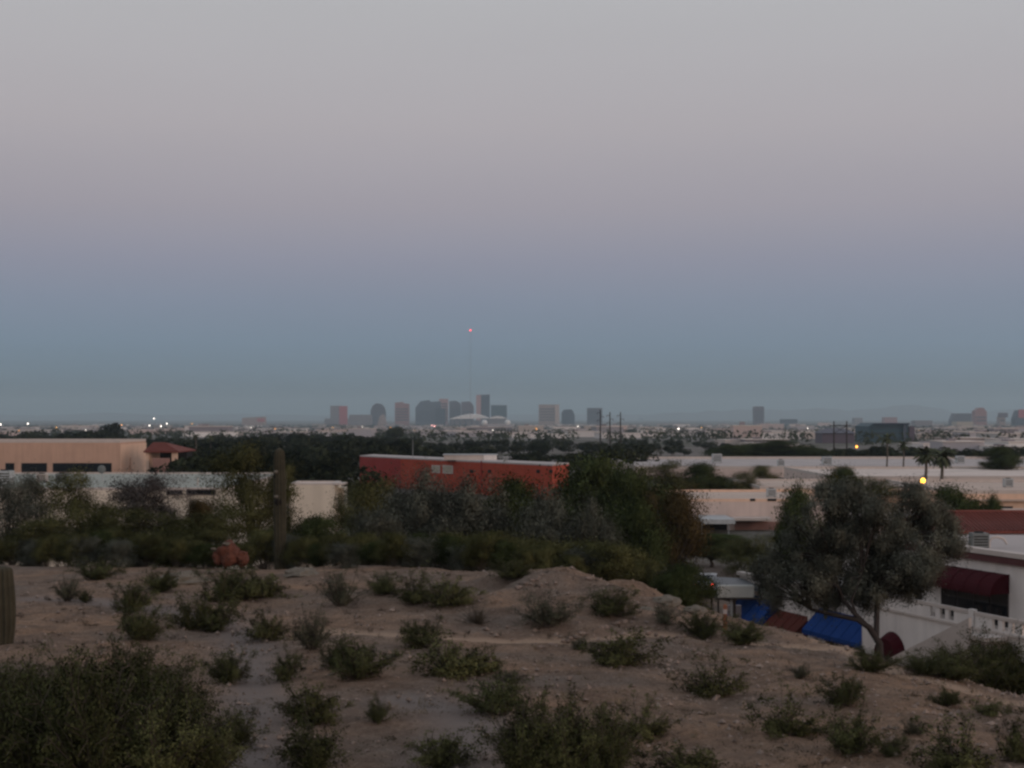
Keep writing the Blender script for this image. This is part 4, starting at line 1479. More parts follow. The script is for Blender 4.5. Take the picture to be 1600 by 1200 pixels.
pl = bpy.data.lights.new('street_lamp_light', 'POINT')
pl.energy = 220
pl.color = (1, .62, .2)
pl.shadow_soft_size = .4
plo = bpy.data.objects.new('street_lamp_light', pl)
plo.location = Vector(W(1442, 751, 190)) + Vector((0, -.9, 0))
link(plo)

# ---- low buildings spread over the plain
g = np.random.default_rng(11)
LOWM = {}
low_n = 0
rows = [(7600, 16), (6600, 20), (5600, 24), (4700, 26), (3900, 28), (3300, 28), (2750, 26), (2300, 24), (1950, 20), (1650, 16), (1350, 10), (1150, 18), (950, 20), (780, 18)]
for d0, cnt in rows:
    for k in range(cnt):
        px = -40 + 1680 * (k + g.uniform(.1, .9)) / cnt
        if d0 <= 1650 and px < 1150:
            continue
        if d0 <= 1150 and 1262 < px < 1445:
            continue
        if d0 <= 2300 and px < 500 and g.uniform() < .6:
            continue
        d = d0 * g.uniform(.93, 1.07)
        wd_ = min(g.uniform(25, 110), d0 * (.035 if d0 > 1200 else .026))
        hh = (g.uniform(5, 9) if g.uniform() < .85 or d0 < 1200 else g.uniform(10, 16)) * (.7 if d0 < 1200 else 1)
        dp = g.uniform(25, 60)
        mi = int(g.choice([0, 1, 2, 3, 4, 5], p=[.24, .2, .2, .12, .12, .12]))
        x = X(px, d)
        zb = ground_z(x, d) - .5
        key = (mi, k % 5)
        if key not in LOWM:
            q = MB().box(-.5, .5, -.5, .5, 0, .93).box(-.51, .51, -.51, .51, .932, 1.0)
            q.box(-.22, -.05, -.1, .12, 1.002, 1.2)
            m_ = mesh_from('low_building', q.v, q.f, [M['low%d' % mi], M['white_roof'], M['low5']], [0] * 6 + [1] * 6 + [2] * 6)
            LOWM[key] = m_
        o = bpy.data.objects.new('low_building', LOWM[key])
        o.location = (x, d, zb)
        o.scale = (wd_, dp, hh)
        o.rotation_euler = (0, 0, g.uniform(-.12, .12))
        link(o)
        tag(o, 'small low flat-roofed building far out on the hazy plain', 'building', 'low buildings on the plain')
        low_n += 1

# ================================================================= TREES
FT = [make_far_tree(40 + k, M['far_green'], H=7 + k % 3, Wd=8 + (k * 5) % 4) for k in range(7)]
TG = 'trees in the dark belt beyond the buildings'
ntree = 0
g = np.random.default_rng(5)


def far_tree(px, ytop, d, label='dark green tree in the belt beyond the red building', group=TG, wscale=1.0):
    global ntree
    x = X(px, d)
    zb = ground_z(x, d)
    h = Z(ytop, d) - zb
    k = int(g.integers(0, len(FT)))
    s = h / ((7 + k % 3) * 1.0)
    o = bpy.data.objects.new('tree', FT[k][0])
    link(bpy.data.objects.new('trunk', FT[k][1]), o)
    o.location = (x, d, zb)
    o.scale = (s * wscale, s * wscale, s)
    o.rotation_euler = (0, 0, g.uniform(0, 6.28))
    link(o)
    tag(o, label, 'tree', group)
    ntree += 1
    return o


def top_line(px):
    # photo row of the top of the dark belt
    P = [(-40, 677), (60, 674), (140, 668), (180, 672), (260, 684), (330, 680), (430, 672), (500, 676), (560, 676), (610, 676), (640, 680), (700, 688), (790, 686), (880, 686), (960, 684), (1030, 688), (1080, 688), (1150, 692), (1200, 690), (1260, 705), (1320, 705), (1420, 703), (1520, 700), (1640, 705)]
    return float(np.interp(px, [p[0] for p in P], [p[1] for p in P]))


for k in range(85):       # back row
    px = -40 + 1700 * (k + g.uniform(0, 1)) / 85
    far_tree(px, top_line(px) + g.uniform(-2, 6), g.uniform(780, 1000), wscale=1.5)
for k in range(70):       # middle row
    px = -40 + (1700 if k % 3 == 0 else 1240) * (k + g.uniform(0, 1)) / 70
    far_tree(px, max(top_line(px) + g.uniform(3, 12), 680 if px < 1200 else 700), g.uniform(600, 740), wscale=1.5)
for k in range(70):       # front row
    px = 225 + 780 * (k + g.uniform(0, 1)) / 70
    far_tree(px, top_line(px) + g.uniform(10, 34), g.uniform(380, 560), wscale=1.4)
for k in range(26):       # nearer trees round the car parks behind the pavilion
    px = 285 + 245 * (k + g.uniform(0, 1)) / 26
    far_tree(px, g.uniform(700, 728), g.uniform(215, 330), wscale=1.5)
for k in range(30):
    px = 1255 + 380 * (k + g.uniform(0, 1)) / 30
    far_tree(px, g.uniform(694, 706), g.uniform(470, 560), wscale=1.3)
for k in range(56):       # trees between the houses of the plain
    px = -40 + 1700 * (k + g.uniform(0, 1)) / 56
    d = g.uniform(1700, 3600)
    far_tree(px, 652 + 2400 * (-ground_z(X(px, d), d) - g.uniform(5, 9)) / d, d, 'small dark tree among the houses out on the plain', 'trees on the plain', 1.6)
# remaining trees of the valley as one mass
Cs = []
for k in range(1700):
    d = g.uniform(1050, 7000)
    px = g.uniform(-100, 1700)
    x = X(px, d)
    h = g.uniform(6, 11)
    q = rdir(g, 30) * np.array([h * .75, h * .75, h * .48]) + np.array([x, d, ground_z(x, d) + h * .5])
    Cs.append(q)
Cs = np.concatenate(Cs)
A = rdir(g, len(Cs)) * g.uniform(1.2, 2.6, len(Cs))[:, None]
o = bpy.data.objects.new('woodland', quads_mesh('woodland', Cs, A, np.cross(A, rdir(g, len(Cs))), M['far_green']))
link(o)
tag(o, 'countless dark trees scattered through the distant streets', kind='stuff')

# single trees that stand out in the belt
for (px, yt, d, ws, lab) in ((173, 656, 1000, .8, 'tall dark square-topped tree rising above the belt at the left'),
                             (618, 664, 1050, 1.2, 'tall dark peaked tree left of the biggest tower'),
                             (1045, 686, 900, 1.0, 'rounded tree in the belt below the lone white light')):
    far_tree(px, yt, d, lab, None, ws)

# mid-distance tree shapes (crown, trunk)
PT = {
    'iron': make_tree(1, M['grey_green'], H=7, Wd=8, trunk=.22, nclump=80, per=190, leaf=.10, droop=.7, multi=3, clump=.95),
    'iron2': make_tree(2, M['grey_green'], H=6, Wd=7, trunk=.2, nclump=70, per=190, leaf=.10, droop=.6, multi=2, clump=.9),
    'verde': make_tree(3, M['olive'], H=6, Wd=6, trunk=.25, nclump=70, per=150, leaf=.085, multi=2, bark='green_bark', clump=.9),
    'verde2': make_tree(4, M['olive'], H=5, Wd=6, trunk=.2, nclump=60, per=150, leaf=.085, multi=3, bark='green_bark', clump=.85),
    'acacia': make_tree(5, M['mauve'], H=5.5, Wd=5.5, trunk=.2, nclump=70, per=150, leaf=.075, multi=3, clump=.8),
    'sparse': make_tree(6, M['grey_green'], H=5.5, Wd=5, trunk=.2, nclump=60, per=130, leaf=.085, multi=2, clump=.75, droop=.3),
    'dark': make_tree(7, M['dark_green'], H=7, Wd=7, trunk=.2, nclump=90, per=190, leaf=.12, clump=1.15),
    'dark2': make_tree(8, M['dark_green'], H=5.5, Wd=6.5, trunk=.18, nclump=80, per=180, leaf=.11, clump=1.05),
    'brown': make_tree(9, M['brown_green'], H=5.5, Wd=5, trunk=.35, nclump=70, per=170, leaf=.10, clump=.95),
    'vcol': make_tree(10, M['olive'], H=7, Wd=4, trunk=.2, nclump=60, per=150, leaf=.09, multi=1, clump=.85),
}
PH = {'big2': (6.4, 8), 'big': (7, 8), 'iron': (7, 8), 'iron2': (6, 7), 'verde': (6, 6), 'verde2': (5, 6), 'acacia': (5.5, 5.5), 'sparse': (5.5, 5), 'dark': (7, 7), 'dark2': (5.5, 6.5), 'brown': (5.5, 5), 'vcol': (7, 4)}
TREES = [
    # px, ytop, width px, distance, kind, label
    (20, 752, 100, 92, 'sparse', 'thin grey-green tree at the left edge behind the left saguaro'),
    (62, 745, 70, 98, 'sparse', 'thin see-through tree between the left edge and the dark bushy one'),
    (165, 800, 100, 80, 'verde2', 'dark olive tree between the bushy one and the half-bare one'),
    (278, 806, 130, 78, 'verde2', 'low olive tree below the half-bare mauve one'),
    (335, 800, 120, 76, 'verde2', 'low olive tree above the red boulders'),
    (60, 815, 120, 80, 'verde2', 'low olive tree at the foot of the thin trees at the far left'),
    (120, 738, 95, 86, 'verde', 'dark bushy tree rising before the pale green roof at the left'),
    (205, 742, 125, 88, 'acacia', 'mauve-grey half-bare tree in front of the pale roof'),
    (268, 786, 50, 92, 'acacia', 'smaller mauve-grey tree right of the half-bare one'),
    (318, 788, 46, 90, 'brown', 'small brownish tree before the cream wall, left of the saguaro'),
    (385, 698, 110, 80, 'verde', 'tall olive palo verde tree just behind and left of the tall saguaro'),
    (448, 728, 44, 82, 'vcol', 'narrow olive palo verde just behind the tall saguaro on its right side'),
    (500, 812, 105, 82, 'dark2', 'dark green rounded shrub tree below the cream block'),
    (566, 762, 85, 92, 'verde2', 'olive tree just right of the cream block'),
    (600, 752, 100, 105, 'verde', 'olive tree below the crimson end wall of the red building'),
    (655, 730, 130, 84, 'iron', 'grey-green ironwood tree with its top before the red building windows'),
    (722, 748, 120, 82, 'iron2', 'grey-green ironwood tree below the middle of the red building'),
    (588, 800, 110, 76, 'iron2', 'low grey-green ironwood left of the two tall ones'),
    (810, 738, 110, 105, 'dark', 'dark green tree hiding the right half of the red building'),
    (850, 768, 110, 80, 'iron2', 'grey ironwood tree in the middle below the dark green one'),
    (922, 778, 90, 78, 'iron', 'grey ironwood tree right of the mound top'),
    (925, 704, 150, 120, 'dark', 'largest dark green tree at the right end of the red building'),
    (985, 722, 120, 112, 'dark', 'dark green tree right of the largest one'),
    (1000, 790, 90, 90, 'dark2', 'lower dark green tree left of the brown-green round one'),
    (1045, 722, 90, 210, 'verde', 'olive tree before the left end of the long warehouse'),
    (1100, 728, 80, 212, 'dark2', 'green tree hiding the foot of the long warehouse, right of the olive one'),
    (1190, 728, 45, 240, 'vcol', 'narrow olive tree standing before the long warehouse'),
    (1165, 742, 60, 215, 'verde2', 'low olive bush tree left of the narrow one'),
    (1057, 780, 66, 96, 'brown', 'round brown-green tree before the pinkish grey building'),
    (1120, 836, 110, 160, 'dark2', 'dark low tree under the awning of the pinkish grey building'),
    (1180, 842, 80, 128, 'verde2', 'dark olive tree above the carport'),
    (1250, 772, 75, 108, 'dark2', 'dark green tree at the right end of the pinkish grey building'),
    (1300, 748, 80, 98, 'verde', 'olive tree rising behind the big grey ironwood on its left side'),
    (1320, 733, 62, 210, 'dark2', 'small flat dark tree before the pale warehouses above the big ironwood'),
    (1370, 748, 80, 205, 'verde2', 'olive bush tree left of the yellow street lamp'),
    (1567, 701, 60, 330, 'dark2', 'round dark evergreen standing before the long warehouse at the right'),
    (1140, 697, 75, 480, 'dark2', 'first black-green tree from the left in the clump behind the long warehouse'),
    (1180, 692, 85, 490, 'dark', 'second black-green tree from the left in the clump behind the long warehouse'),
    (1222, 690, 90, 480, 'dark2', 'broadest black-green tree of the clump behind the long warehouse'),
    (1262, 701, 80, 475, 'dark2', 'last low black-green tree of the clump sloping down behind the warehouse roof'),
    (1072, 886, 92, 62, 'dark2', 'low dark bush tree on the slope hiding the left side of the car'),
    (1112, 838, 80, 138, 'dark2', 'dark tree behind the car with red brake lights'),
    (1152, 848, 80, 133, 'verde2', 'olive tree just behind the carport'),
    (1490, 752, 100, 130, 'dark', 'dark green tree right of the yellow street lamp'),
    (1555, 783, 42, 128, 'dark2', 'small dark tree just above the terracotta roof'),
]
for (px, yt, wp, d, kd, lab) in TREES:
    x = X(px, d)
    zb = ground_z(x, d)
    h = Z(yt, d) - zb
    sz = h / PH[kd][0]
    sx = (wp * d / F) / (PH[kd][1] * .74)
    nm = {'big2': 'ironwood_tree', 'big': 'ironwood_tree', 'iron': 'ironwood_tree', 'iron2': 'ironwood_tree', 'verde': 'palo_verde_tree', 'verde2': 'palo_verde_tree', 'acacia': 'acacia_tree', 'sparse': 'mesquite_tree',
          'dark': 'evergreen_tree', 'dark2': 'evergreen_tree', 'brown': 'broadleaf_tree', 'vcol': 'palo_verde_tree'}[kd]
    plant(nm, PT[kd], (x, d, zb), sx, sz, lab, 'tree', 'trees behind the hill')

# visible leaning limbs of the large ironwood are part of its own trunk mesh; add heavy limbs
D0 = 70.0
ibx = X(1378, D0)
iw = empty('ironwood_tree', (ibx, D0, ground_z(ibx, D0)))
tag(iw, 'very large spreading grey-green ironwood in front of the white building', 'tree', 'trees behind the hill')
lim = MB()
bx0 = Vector((0, 0, -.4))


def ip(px, py, d):
    return Vector(W(px, py, d)) - iw.location


lim.tube([bx0, ip(1374, 1005, 70), ip(1358, 980, 70), ip(1340, 968, 70), ip(1300, 960, 70.5), ip(1268, 952, 71), ip(1240, 930, 71.5)], [.22, .17, .15, .12, .10, .08, .04], 7)
lim.tube([ip(1352, 975, 70), ip(1335, 958, 70), ip(1318, 938, 70.4), ip(1308, 915, 71), ip(1300, 880, 71.5)], [.12, .11, .10, .08, .05], 7)
lim.tube([ip(1369, 1000, 70), ip(1370, 960, 70.2), ip(1372, 920, 70.8), ip(1385, 880, 71.6), ip(1400, 840, 72.5)], [.14, .13, .11, .09, .05], 7)
lim.tube([ip(1343, 970, 70), ip(1330, 940, 70), ip(1345, 900, 70.5), ip(1350, 860, 71)], [.06, .06, .05, .03], 6)
g = np.random.default_rng(314)
nodes = [ip(1340, 968, 70), ip(1300, 960, 70.5), ip(1268, 952, 71), ip(1318, 938, 70.4), ip(1308, 915, 71), ip(1372, 920, 70.8), ip(1385, 880, 71.6), ip(1400, 840, 72.5), ip(1345, 900, 70.5), ip(1300, 880, 71.5)]
LB = [(1243, 858, 48), (1212, 892, 34), (1288, 806, 52), (1332, 792, 40), (1345, 848, 52), (1292, 872, 50), (1392, 832, 44), (1430, 800, 42), (1466, 815, 36), (1484, 842, 20), (1436, 856, 38),
      (1398, 884, 34), (1342, 902, 32), (1256, 908, 32), (1322, 768, 22), (1432, 772, 22), (1422, 898, 18), (1205, 925, 18), (1300, 925, 22), (1370, 790, 20), (1440, 888, 28), (1352, 922, 26), (1405, 908, 24), (1378, 870, 34), (1325, 830, 34)]
CL, NR = [], []
for (px, py, rp_) in LB:
    c0 = np.array(ip(px, py, 71 + g.uniform(-1.6, 1.6)))
    R0 = rp_ * 1.12 * D0 / F
    for k in range(int(5 + rp_ * .36)):
        dv = rdir(g, 1)[0]
        off = dv * R0 * g.uniform(.35, 1.0) ** .6 * np.array([1, 1, .9])
        c = c0 + off
        sc = g.uniform(.34, .62)
        kk = int(1150 * sc)
        q = g.normal(size=(kk, 3)) * np.array([.42, .42, .40]) * sc
        q[:, 2] -= .55 * sc * np.abs(g.normal(size=kk))
        CL.append(c[None] + q)
        NR.append(q / sc * .8 + dv[None] * .8 + np.array([0, 0, .25]))
        if k % 3 == 0:
            cv = Vector(tuple(c))
            nd = min(nodes, key=lambda n_: (n_ - cv).length)
            md = nd.lerp(cv, .55) + Vector((g.normal() * .15, g.normal() * .15, .18))
            lim.tube([nd, md, cv], [.055, .035, .012], 4, cap=False)
CL = np.concatenate(CL)
A = rdir(g, len(CL))
A[:, 2] -= .7
A = A / np.linalg.norm(A, axis=1)[:, None] * (.042 * g.uniform(.6, 1.4, len(CL)))[:, None]
link(bpy.data.objects.new('crown', quads_mesh('ironwood_crown', CL, A, np.cross(A, rdir(g, len(CL))), M['grey_green'], None, np.concatenate(NR))), iw)
lim.build('trunk', M['pole'], iw, smooth=True)

# shrubs along the back edge of the hill
UG = make_tree(21, M['olive'], H=2.4, Wd=3.0, trunk=.02, nclump=60, per=110, leaf=.055, multi=4, clump=.5, bark='twig')
UG2 = make_tree(22, M['grey_green'], H=2.2, Wd=3.0, trunk=.02, nclump=60, per=110, leaf=.055, multi=4, clump=.5, bark='twig')
UG3 = make_tree(23, M['dark_green'], H=2.2, Wd=2.8, trunk=.02, nclump=60, per=120, leaf=.06, multi=4, clump=.5, bark='twig')
g = np.random.default_rng(77)
for k in range(76):
    px = -20 + 1095 * (k + g.uniform(.2, .8)) / 76
    edge = float(np.interp(px, [0, 400, 650, 870, 1000, 1100, 1200], [74, 69, 63, 62, 63, 60, 58]))
    d = edge + g.uniform(-3, 7)
    yt = float(np.interp(px, [0, 160, 330, 400, 600, 760, 870, 950, 1000, 1050, 1130], [840, 828, 844, 830, 832, 836, 852, 852, 878, 890, 925])) + g.uniform(-7, 12)
    x = X(px, d)
    zb = ground_z(x, d)
    h = max(Z(yt, d) - zb, .9)
    kk = int(g.integers(0, 5))
    pm = (UG, UG2, UG3, UG, UG)[kk]
    plant('desert_shrub', pm, (x, d, zb - .25), h / 2.3 * g.uniform(.9, 1.15), h / 2.3, 'leafy shrub in the dark thicket along the back edge of the hill', 'shrub',
          'shrubs along the back edge of the hill', names=('foliage', 'stems'))

# palms
def make_palm(px, ytop, d, label, crown_r=1.9, fat=1.0, fronds=34, ybase=None):
    x = X(px, d)
    zb = ground_z(x, d) if ybase is None else Z(ybase, d)
    H = Z(ytop, d) - zb - crown_r * .45
    e = empty('palm_tree', (x, d, zb))
    MB().tube([(0, 0, -.5), (.03 * H, 0, H * .5), (.02 * H, 0, H)], [.26 * fat, .2 * fat, .18 * fat], 8).build('trunk', M['palm_bark'], e, smooth=True)
    gg = np.random.default_rng(int(px))
    for k in range(fronds):
        az = gg.uniform(0, 2 * math.pi)
        up = gg.uniform(-1.1, 1.1)
        fr = MB()
        p = Vector((.02 * H, 0, H))
        dv = Vector((math.cos(az), math.sin(az), up)).normalized()
        ln = crown_r * gg.uniform(.8, 1.1)
        prev = None
        for q in range(6):
            side = dv.cross(Vector((0, 0, 1))).normalized() * (.03 + .26 * math.sin(math.pi * min(1, (q + .6) / 5.5))) * crown_r * .45
            fr.v += [tuple(p - side - Vector((0, 0, .06))), tuple(p + Vector((0, 0, .03))), tuple(p + side - Vector((0, 0, .06)))]
            if q:
                b_ = (q - 1) * 3
                fr.f += [(b_, b_ + 1, b_ + 4, b_ + 3), (b_ + 1, b_ + 2, b_ + 5, b_ + 4)]
            p = p + dv * ln / 5
            dv = (dv + Vector((0, 0, -.14))).normalized()
        fr.build('frond', M['palm_leaf'], e)
    tag(e, label, 'palm tree', 'palm trees')


make_palm(1385, 677, 345, 'tall slim palm before the teal office, left one of two', 2.2, .9, ybase=737)
make_palm(1411, 688, 350, 'shorter slim palm just right of the tallest palm', 2.1, .9, ybase=735)
make_palm(1446, 699, 265, 'thick bushy palm, left half of a pair above the yellow lamp', 2.6, 1.2, 80, ybase=752)
make_palm(1471, 701, 258, 'thick bushy palm, right half of a pair above the yellow lamp', 2.7, 1.3, 80, ybase=755)
make_palm(305, 678, 480, 'thin palm with a pale trunk above the pavilion at the left', 1.8, 1.1)
make_palm(328, 680, 470, 'thin palm right of the pale-trunked one', 1.8, .9)

# ================================================================= HILL: saguaros, rocks, bushes
def saguaro(px, ybase, ytop, d, width_px, label, details=()):
    x = X(px, d)
    zb = ground_z(x, d)
    h = Z(ytop, d) - zb
    r0 = width_px / 2 * d / F
    e = empty('saguaro', (x, d, zb))
    n, rows_ = 72, 40
    v = []
    for j in range(rows_ + 1):
        q = j / rows_
        z_ = -.2 + (h + .2) * q
        taper = .80 + .25 * math.sin(math.pi * min(1, q * 1.05) * .9)
        if q > .94:
            taper *= math.sqrt(max(0.002, 1 - ((q - .94) / .06) ** 2))
        bend = .06 * r0 * math.sin(q * 5)
        for i in range(n):
            a = 2 * math.pi * i / n
            rib = 1 + .15 * math.cos(a * 12)
            v.append((bend + r0 * taper * rib * math.cos(a), r0 * taper * rib * math.sin(a), z_))
    f = [(j * n + i, j * n + (i + 1) % n, (j + 1) * n + (i + 1) % n, (j + 1) * n + i) for j in range(rows_) for i in range(n)]
    f.append(tuple(range(rows_ * n, rows_ * n + n)))
    mb = MB()
    mb.v, mb.f = v, f
    mb.build('stem', M['saguaro'], e, smooth=True)
    for (nm, pxx, py, rw, rh, mm) in details:
        cx_, cz_ = X(pxx, d) - x, Z(py, d) - zb
        q = MB()
        q.ball((cx_, -math.sqrt(max(.001, (r0 * .98) ** 2 - cx_ ** 2)) + .03, cz_), 1, 10, 6)
        q.v = [(cx_ + (a - cx_) * rw, (b_ + r0) * .06 - r0 * .99 if False else b_, cz_ + (c_ - cz_) * rh) for a, b_, c_ in q.v]
        yc = -math.sqrt(max(.001, (r0 * .95) ** 2 - cx_ ** 2))
        q.v = [(a, yc + (b_ - yc) * .06, c_) for a, b_, c_ in q.v]
        q.build(nm, M[mm], e, smooth=True)
    tag(e, label, 'cactus')
    return e


saguaro(437, 882, 699, 66, 17, 'tall single-stemmed saguaro with a dark nest hole, rising before the pale building',
        [('nest_hole', 436, 784, .17, .16, 'hole'), ('scar', 434, 775.5, .14, .07, 'saguaro_scar'), ('scar', 433, 737, .12, .08, 'saguaro_scar'), ('nest_hole', 431, 744, .08, .08, 'hole')])
saguaro(4, 1012, 884, 42, 33, 'short thick saguaro cut by the left edge of the view')


def rock(x, y, z, r, mm, label, name='boulder', group=None, sq=(1, 1, .75), seed=0):
    q = MB().ball((0, 0, 0), 1, 14, 9)
    q.v = [tuple(Vector(p) * (1 + .42 * noise.noise(Vector(p) * 1.5 + Vector((seed * 3.1, 0, 0))) + .16 * noise.noise(Vector(p) * 4 + Vector((seed, 5, 0))))) for p in q.v]
    o = q.build(name, M[mm], smooth=False)
    o.scale = (r * sq[0], r * sq[1], r * sq[2])
    o.location = (x, y, z)
    o.rotation_euler = (0, 0, seed)
    tag(o, label, 'boulder' if name == 'boulder' else 'stone', group)
    return o


dR = 63
for (px, py, rp_, sq, lab, mm) in ((358, 866, 19, (1.05, .9, 1.0), 'largest red sandstone boulder of the pile at the hill crest', 'red_rock'),
                                   (341, 871, 12, (.8, .8, 1.1), 'upright darker red boulder on the left of the pile', 'red_rock'),
                                   (378, 872, 14, (.95, .9, .8), 'rounded red boulder on the right of the pile', 'red_rock'),
                                   (357, 849.5, 7, (1.1, 1, .4), 'flat pale stone lying on top of the red boulder pile', 'pale_rock'),
                                   (336, 857, 4.5, (1.1, 1, .5), 'small pale stone on the left shoulder of the red boulder pile', 'pale_rock')):
    rock(X(px, dR), dR + (0 if mm == 'red_rock' else -.2), Z(py, dR), rp_ * dR / F, mm, lab, sq=sq, seed=px % 7)
for (px, py, d, rp_, lab, sq) in ((285, 886, 59, 36, 'broad low pale mound of rock left of the red boulders', (1.2, .9, .42)),
                                  (212, 862, 72, 14, 'pale slanting rock half hidden in the thicket at the left', (1.2, .8, .6)),
                                  (470, 893, 60, 30, 'low pale rock hump right of the red boulders', (1.3, .9, .35)),
                                  (368, 884, 58.5, 9, 'pale pointed rock just below the red boulders', (.8, .8, 1.0)),
                                  (1040, 935, 50.5, 22, 'grey rock outcrop on the right shoulder of the mound', (1.3, .9, .5)),
                                  (1085, 945, 49.5, 18, 'grey rock outcrop left of the orange post', (1.2, .9, .5)),
                                  (1010, 955, 49, 14, 'dark flat slab of rock on the right of the mound', (1.7, .9, .35))):
    rock(X(px, d), d, ground_z(X(px, d), d) + .02, rp_ * d / F, 'pale_rock', lab, sq=sq, seed=px % 9)
# visible single stones
SP = [(300, 1027), (105, 965), (160, 960), (65, 990), (770, 955), (905, 975), (1065, 997), (990, 1073), (870, 895), (800, 1000), (730, 950), (655, 888), (560, 1095), (600, 1075), (1285, 990), (1255, 968), (1400, 1105),
      (1120, 1098), (1185, 1075), (1235, 1100), (1420, 1130), (1455, 1040), (1500, 1060), (1560, 1075), (1300, 1085), (1360, 1150), (1240, 1045), (1170, 1040), (1020, 1100), (890, 1060), (835, 1040), (850, 1075),
      (930, 1075), (870, 1050), (1060, 1040), (440, 1150), (430, 1010), (620, 1060), (760, 1150), (700, 1170), (590, 1160), (515, 930), (480, 915), (830, 915), (920, 905), (955, 915), (975, 925), (1045, 968), (1100, 985), (1320, 1040)] + [(int(810 + 330 * ((k * .618) % 1)), int(905 + 110 * ((k * .381 + .13) % 1)) + int(max(0, 250 * (((k * .618) % 1) - .5)))) for k in range(40)]
for i, (px, py) in enumerate(SP):
    d = hit(px, py)
    x = X(px, d)
    r_ = rnd.uniform(2.2, 4.8) * d / F
    rock(x, d, ground_z(x, d) + r_ * .2, r_, 'stone', 'small angular stone lying on the open dirt of the hill', name='stone', group='stones on the hill', sq=(1.2, 1, .7), seed=i)

# loose gravel
g = np.random.default_rng(3)
ng = 15000
yy = g.uniform(22, 60, ng)
xx = g.uniform(-.40, .40, ng) * yy
OV = np.array([(1, 0, 0), (0, 1, 0), (-1, 0, 0), (0, -1, 0), (0, 0, 1), (0, 0, -.6)], float)
OF = np.array([(0, 1, 4), (1, 2, 4), (2, 3, 4), (3, 0, 4), (1, 0, 5), (2, 1, 5), (3, 2, 5), (0, 3, 5)])
keep = [i for i in range(ng) if noise.noise(Vector((xx[i] * .35, yy[i] * .35, 8))) > -.12 or (xx[i] > 0 and g.uniform() < .7)]
V = []
for i in keep:
    s = .018 + .075 * g.uniform() ** 5
    q = OV * s * g.uniform(.6, 1.3, 3) * np.array([1, 1, .8]) + g.normal(size=(6, 3)) * s * .18
    V.append(q + np.array([xx[i], yy[i], ground_z(xx[i], yy[i]) + s * .25]))
V = np.concatenate(V)
FF = (OF[None] + 6 * np.arange(len(keep))[:, None, None]).reshape(-1, 3)
me = bpy.data.meshes.new('gravel')
me.from_pydata(V.tolist(), [], FF.tolist())
me.materials.append(M['gravel'])
o = bpy.data.objects.new('gravel', me)
link(o)
tag(o, 'loose pebbles strewn over the dirt of the hill', kind='stuff')

# dry grass tufts
nb = 4200
C, A_, B_ = [], [], []
for k in range(340):
    y = g.uniform(23, 60)
    x = g.uniform(-.38, .38) * y
    zc_ = ground_z(x, y)
    m_ = int(g.integers(8, 20))
    az = g.uniform(0, 6.28, m_)
    tl = g.uniform(.1, .8, m_)
    ln = g.uniform(.05, .16, m_)
    dv = np.stack([np.sin(tl) * np.cos(az), np.sin(tl) * np.sin(az), np.cos(tl)], 1)
    C.append(np.array([x, y, zc_]) + dv * ln[:, None] * .5 + g.normal(size=(m_, 3)) * np.array([.05, .05, 0]))
    A_.append(dv * ln[:, None])
    B_.append(np.cross(dv, rdir(g, m_)) * .012)
o = bpy.data.objects.new('dry_grass', quads_mesh('dry_grass', np.concatenate(C), np.concatenate(A_), np.concatenate(B_), M['straw']))
link(o)
tag(o, 'sparse tufts of dry straw-coloured grass on the hill', kind='stuff')

# small weeds
CC, AA = [], []
for k in range(1500):
    y = g.uniform(23, 62)
    x = g.uniform(-.38, .38) * y
    if noise.noise(Vector((x * .5, y * .5, 21))) < -.08:
        continue
    m_ = int(g.integers(14, 60))
    sz = g.uniform(.05, .20)
    q = g.normal(size=(m_, 3)) * np.array([sz, sz, sz * .35])
    q[:, 2] = np.abs(q[:, 2])
    CC.append(q + np.array([x, y, ground_z(x, y)]))
    AA.append(rdir(g, m_) * g.uniform(.012, .035, m_)[:, None])
CC, AA = np.concatenate(CC), np.concatenate(AA)
o = bpy.data.objects.new('weeds', quads_mesh('weeds', CC, AA, np.cross(AA, rdir(g, len(CC))) * .7, M['weed']))
link(o)
tag(o, 'tiny dry brown weeds and litter spotting the dirt of the hill', kind='stuff')

# marker post
d = 47
d = hit(1133, 990)
e = empty('marker_post', (X(1133, d), d, ground_z(X(1133, d), d)))
hp = Z(946, d) - e.location.z
pw = .055
MB().box(-pw, pw, -pw, pw, -.15, hp * .70).box(-pw, pw, -pw, pw, hp * .70 + .28 * hp * .6, hp).build('post', M['wood_post'], e)
MB().box(-pw * 1.05, pw * 1.05, -pw * 1.05, pw * 1.05, hp * .702, hp * .70 + .167 * hp).build('reflector_band', M['white_band'], e)
MB().add([(-pw, -pw, hp + .002), (pw, -pw, hp + .002), (pw, pw, hp + .002), (-pw, pw, hp + .002), (0, 0, hp + .06)], [(0, 1, 4), (1, 2, 4), (2, 3, 4), (3, 0, 4), (3, 2, 1, 0)]).build('cap', M['wood_post'], e)
tag(e, 'weathered orange marker post with a white band on the right of the hill', 'post')

